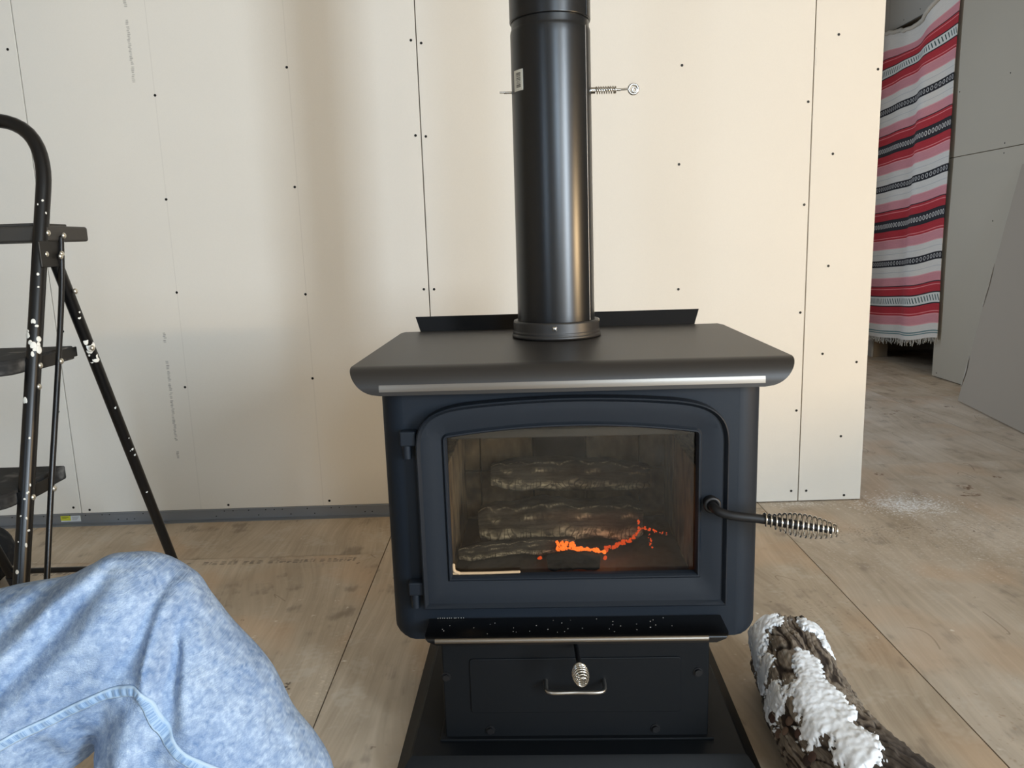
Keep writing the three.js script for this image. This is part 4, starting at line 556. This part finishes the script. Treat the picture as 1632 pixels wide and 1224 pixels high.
// ---------------------------------------------------------------- striped blanket over the doorway
{
  const TOP = 2.24, BOT = 0.215, H = TOP - BOT;
  const tex = canvas(768, 1600, (g, W, Hh) => {
    const Y = (y) => (TOP - y) / H * Hh, band = (y1, y0, c) => { g.fillStyle = c; g.fillRect(0, Y(y1), W, Y(y0) - Y(y1) + 1); };
    const red = '#b1313c', pink = '#cf8e97', white = '#d8d6d2', dark = '#23242b', lite = '#e0a9ad';
    band(TOP, BOT, white); const per = 0.2515, p1 = 1.97;
    for (let k = 0; k < 7; k++) {
      const c = p1 - k * per;
      if (k % 2 === 0) {
        band(c + 0.155, c - 0.155, pink); band(c + 0.098, c - 0.098, red); band(c + 0.1, c + 0.096, dark); band(c - 0.096, c - 0.1, lite); band(c + 0.156, c + 0.152, lite); band(c - 0.152, c - 0.156, lite); band(c + 0.082, c + 0.078, '#e58a8f'); band(c - 0.08, c - 0.084, '#e58a8f');
        const pale = k === 0 || k === 6; band(c + 0.036, c - 0.036, dark); if (pale) band(c + 0.029, c - 0.029, '#d5d8d6'); else band(c + 0.03, c - 0.03, '#2a2b33');
        for (let i = 0; i < 44; i++) { const x = (i + 0.5) * W / 44, s = 6.4; g.lineWidth = 3.4; if (pale) { g.strokeStyle = '#2c4a4c'; g.lineWidth = 5; g.beginPath(); g.moveTo(x - 6, Y(c - 0.018)); g.lineTo(x + 5, Y(c + 0.018)); g.stroke(); } else { g.strokeStyle = '#d8d6d4'; g.beginPath(); g.ellipse(x, Y(c), s * 0.8, 10.5, 0, 0, 7); g.stroke(); } }
      } else {
        band(c + 0.022, c - 0.022, dark); for (let i = 0; i < 38; i++) { const x = (i + 0.5) * W / 38; g.strokeStyle = '#cfcfd0'; g.lineWidth = 3; g.beginPath(); g.ellipse(x, Y(c), 5.5, 9, 0, 0, 7); g.stroke(); }
        band(c + 0.062, c + 0.06, '#b9bcbf'); band(c - 0.06, c - 0.062, '#b9bcbf');
      }
    }
    band(0.262, 0.256, '#5d7f84'); band(0.248, 0.243, '#5d7f84');
    const im = g.getImageData(0, 0, W, Hh), d = im.data; for (let y = 0; y < Hh; y++) for (let x = 0; x < W; x++) { const n = ((x & 1) ^ (y & 1) ? 5 : -5) + (R() - 0.5) * 14 + 5 * N3(x * 0.01, y * 0.4, 3), k = (y * W + x) * 4; d[k] = clamp(d[k] + n, 0, 255); d[k + 1] = clamp(d[k + 1] + n, 0, 255); d[k + 2] = clamp(d[k + 2] + n, 0, 255); } g.putImageData(im, 0, 0);
  });
  const zOf = (u) => mix(-4.63, -5.66, u);
  const cloth = (u, y) => { // y is the height before the sag
    const z = zOf(u), top = sstep(1.5, 2.25, y);
    let x = XR - 0.016 - 0.026 * sstep(0, 0.25, u) - 0.012 * Math.sin(u * 11 + 0.4 * y) * (1 - 0.5 * top) * sstep(0, 0.2, u) - 0.028 * Math.exp(-(((u - 0.27) / 0.1) ** 2)) * (1 - 0.6 * top) - 0.006 * Math.sin(u * 23 + y * 1.3);
    const sag = -0.05 * sstep(0, 0.9, u) + 0.035 * (1 - sstep(0, 0.25, u)) - 0.085 * sstep(1.9, 2.25, y) * Math.exp(-(((u - 0.42) / 0.26) ** 2));
    return V(x, y + sag, z + 0.004 * Math.sin(y * 6));
  };
  const B = tag(group('striped_blanket'), 'red, pink and white striped woven blanket with dark patterned bands hung over the doorway', 'blanket');
  mesh('cloth', shell(80, 90, (u, v) => cloth(u, mix(BOT, TOP, v)), 0.003, [1, 1]), std(0xffffff, 0.95, 0, { map: tex }), B);
  mesh('hem', tube(Array.from({ length: 40 }, (_, i) => { const q = cloth(i / 39, TOP); q.y += 0.006 * N3(i * 0.6, 1, 2); q.x -= 0.008; return q; }), 0.013, 120, 8), std(0xb9b5ac, 0.95), B, 'rolled off-white top hem');
  const fr = []; for (let i = 0; i < 130; i++) { const q = cloth((i + R() * 0.6) / 130.6, BOT + 0.004), l = 0.022 + R() * 0.026; fr.push(tube([[q.x, q.y, q.z], [q.x + (R() - 0.5) * 0.01, q.y - l * 0.6, q.z + (R() - 0.5) * 0.01], [q.x + (R() - 0.5) * 0.016, q.y - l, q.z + (R() - 0.5) * 0.016]], 0.0018, 4, 4)); }
  stuff(mesh('fringe', merge(fr), std(0xcfcdc6, 0.95), B));
}
// tan board standing beyond the doorway
tag(mesh('wooden_board', merge([rb(0.085, 1.9, 0.03, 2.73, 0.98, -5.745, 0.003), rb(0.095, 0.03, 0.035, 2.73, 0.0155, -5.745, 0.003)]), std(0x9c7648, 0.8)), 'tan wooden board end showing below the left end of the striped blanket', 'board');
// ---------------------------------------------------------------- loose drywall sheet leaning on the right wall
{
  const a = V(2.336, 0, -3.962), dir = V(-0.108, 0, 0.687).normalize(), lean = V(0.232, 1.19, 0).normalize(), n = lean.clone().cross(dir).normalize(), Ls = 2.44, Hs = 1.217, th = 0.0127;
  const g = toCreasedNormals(new THREE.BoxGeometry(Ls, Hs, th, 60, 30, 1), 0.5), p = g.attributes.position;
  for (let i = 0; i < p.count; i++) { let [x, y, z] = [p.getX(i) + Ls / 2, p.getY(i) + Hs / 2, p.getZ(i)]; if (x < 1e-4) x += 0.004 * N3(y * 22, z * 40, 2) + 0.003 * N3(y * 70, z * 90, 5); const q = a.clone().addScaledVector(dir, x).addScaledVector(lean, y).addScaledVector(n, z); p.setXYZ(i, q.x, q.y + 0.006, q.z); }
  g.computeVertexNormals();
  const s = tag(mesh('drywall_sheet', g, std(0xa39a8e, 0.93)), 'loose grey drywall sheet leaning against the right wall', 'drywall sheet');
  const q = (x, y) => a.clone().addScaledVector(dir, x).addScaledVector(lean, y).addScaledVector(n, 0);
  const torn = (y0, y1, w) => shell(3, 14, (u, v) => { const y = mix(y0, y1, v), r = q(0.002 + u * w * Math.sin(Math.PI * v) - 0.004, y); r.x -= 0.0075 + 0.004 * u; r.y += 0.006; return r; }, 0.0012);
  const paperMat = std(0xd2cec6, 0.9); mesh('torn_paper', torn(0.08, 0.24, 0.014), paperMat, s); mesh('torn_paper', torn(0.5, 0.72, 0.008), paperMat, s);
}
// ---------------------------------------------------------------- added work lamp right of the camera, unseen, put in for its warm light
{
  const P = V(2.34, 0.9, -0.42), aim = V(-0.2, 0.95, -2.5), L = tag(group('added_work_lamp'), 'added unseen yellow halogen work lamp on a short tripod, put in for warm light from the right', 'work lamp');
  const q = new THREE.Quaternion().setFromRotationMatrix(new THREE.Matrix4().lookAt(aim, P, V(0, 1, 0))), put = (g) => g.applyQuaternion(q).translate(P.x, P.y, P.z);
  mesh('housing', put(rb(0.44, 0.12, 0.1, 0, 0, -0.055, 0.012)), std(0xc9a21c, 0.45), L);
  mesh('lens', put(bx(0.4, 0.06, 0.002, 0, 0, -0.002)), new THREE.MeshStandardMaterial({ color: 0xffffff, emissive: new THREE.Color().setRGB(...WARM), emissiveIntensity: 4 }), L);
  mesh('added_barn_door', put(bx(0.46, 0.003, 0.37, 0, 0, 0.185).rotateX(0.2).translate(0, -0.034, 0.0)), std(0x111111, 0.9), L);  // added flap, angled to cut the lamp's light low on the wall
  mesh('post', rod([P.x + 0.05, 0.25, P.z + 0.05], [P.x + 0.045, P.y - 0.08, P.z + 0.04], 0.014), std(0x222222, 0.5), L);
  for (const a of [0.3, 2.4, 4.5]) mesh('leg', rod([P.x + 0.05, 0.3, P.z + 0.05], [P.x + 0.05 + Math.cos(a) * 0.15, 0.008, P.z + 0.05 + Math.sin(a) * 0.2], 0.009), std(0x222222, 0.5), L);
  const d = aim.clone().sub(P).normalize(), s = P.clone().addScaledVector(d, 0.006);
  areaLight('added_lamp_light', WARM, 395, 0.4, 0.06, s.toArray(), aim.toArray());
}
renderer.render(scene, camera);
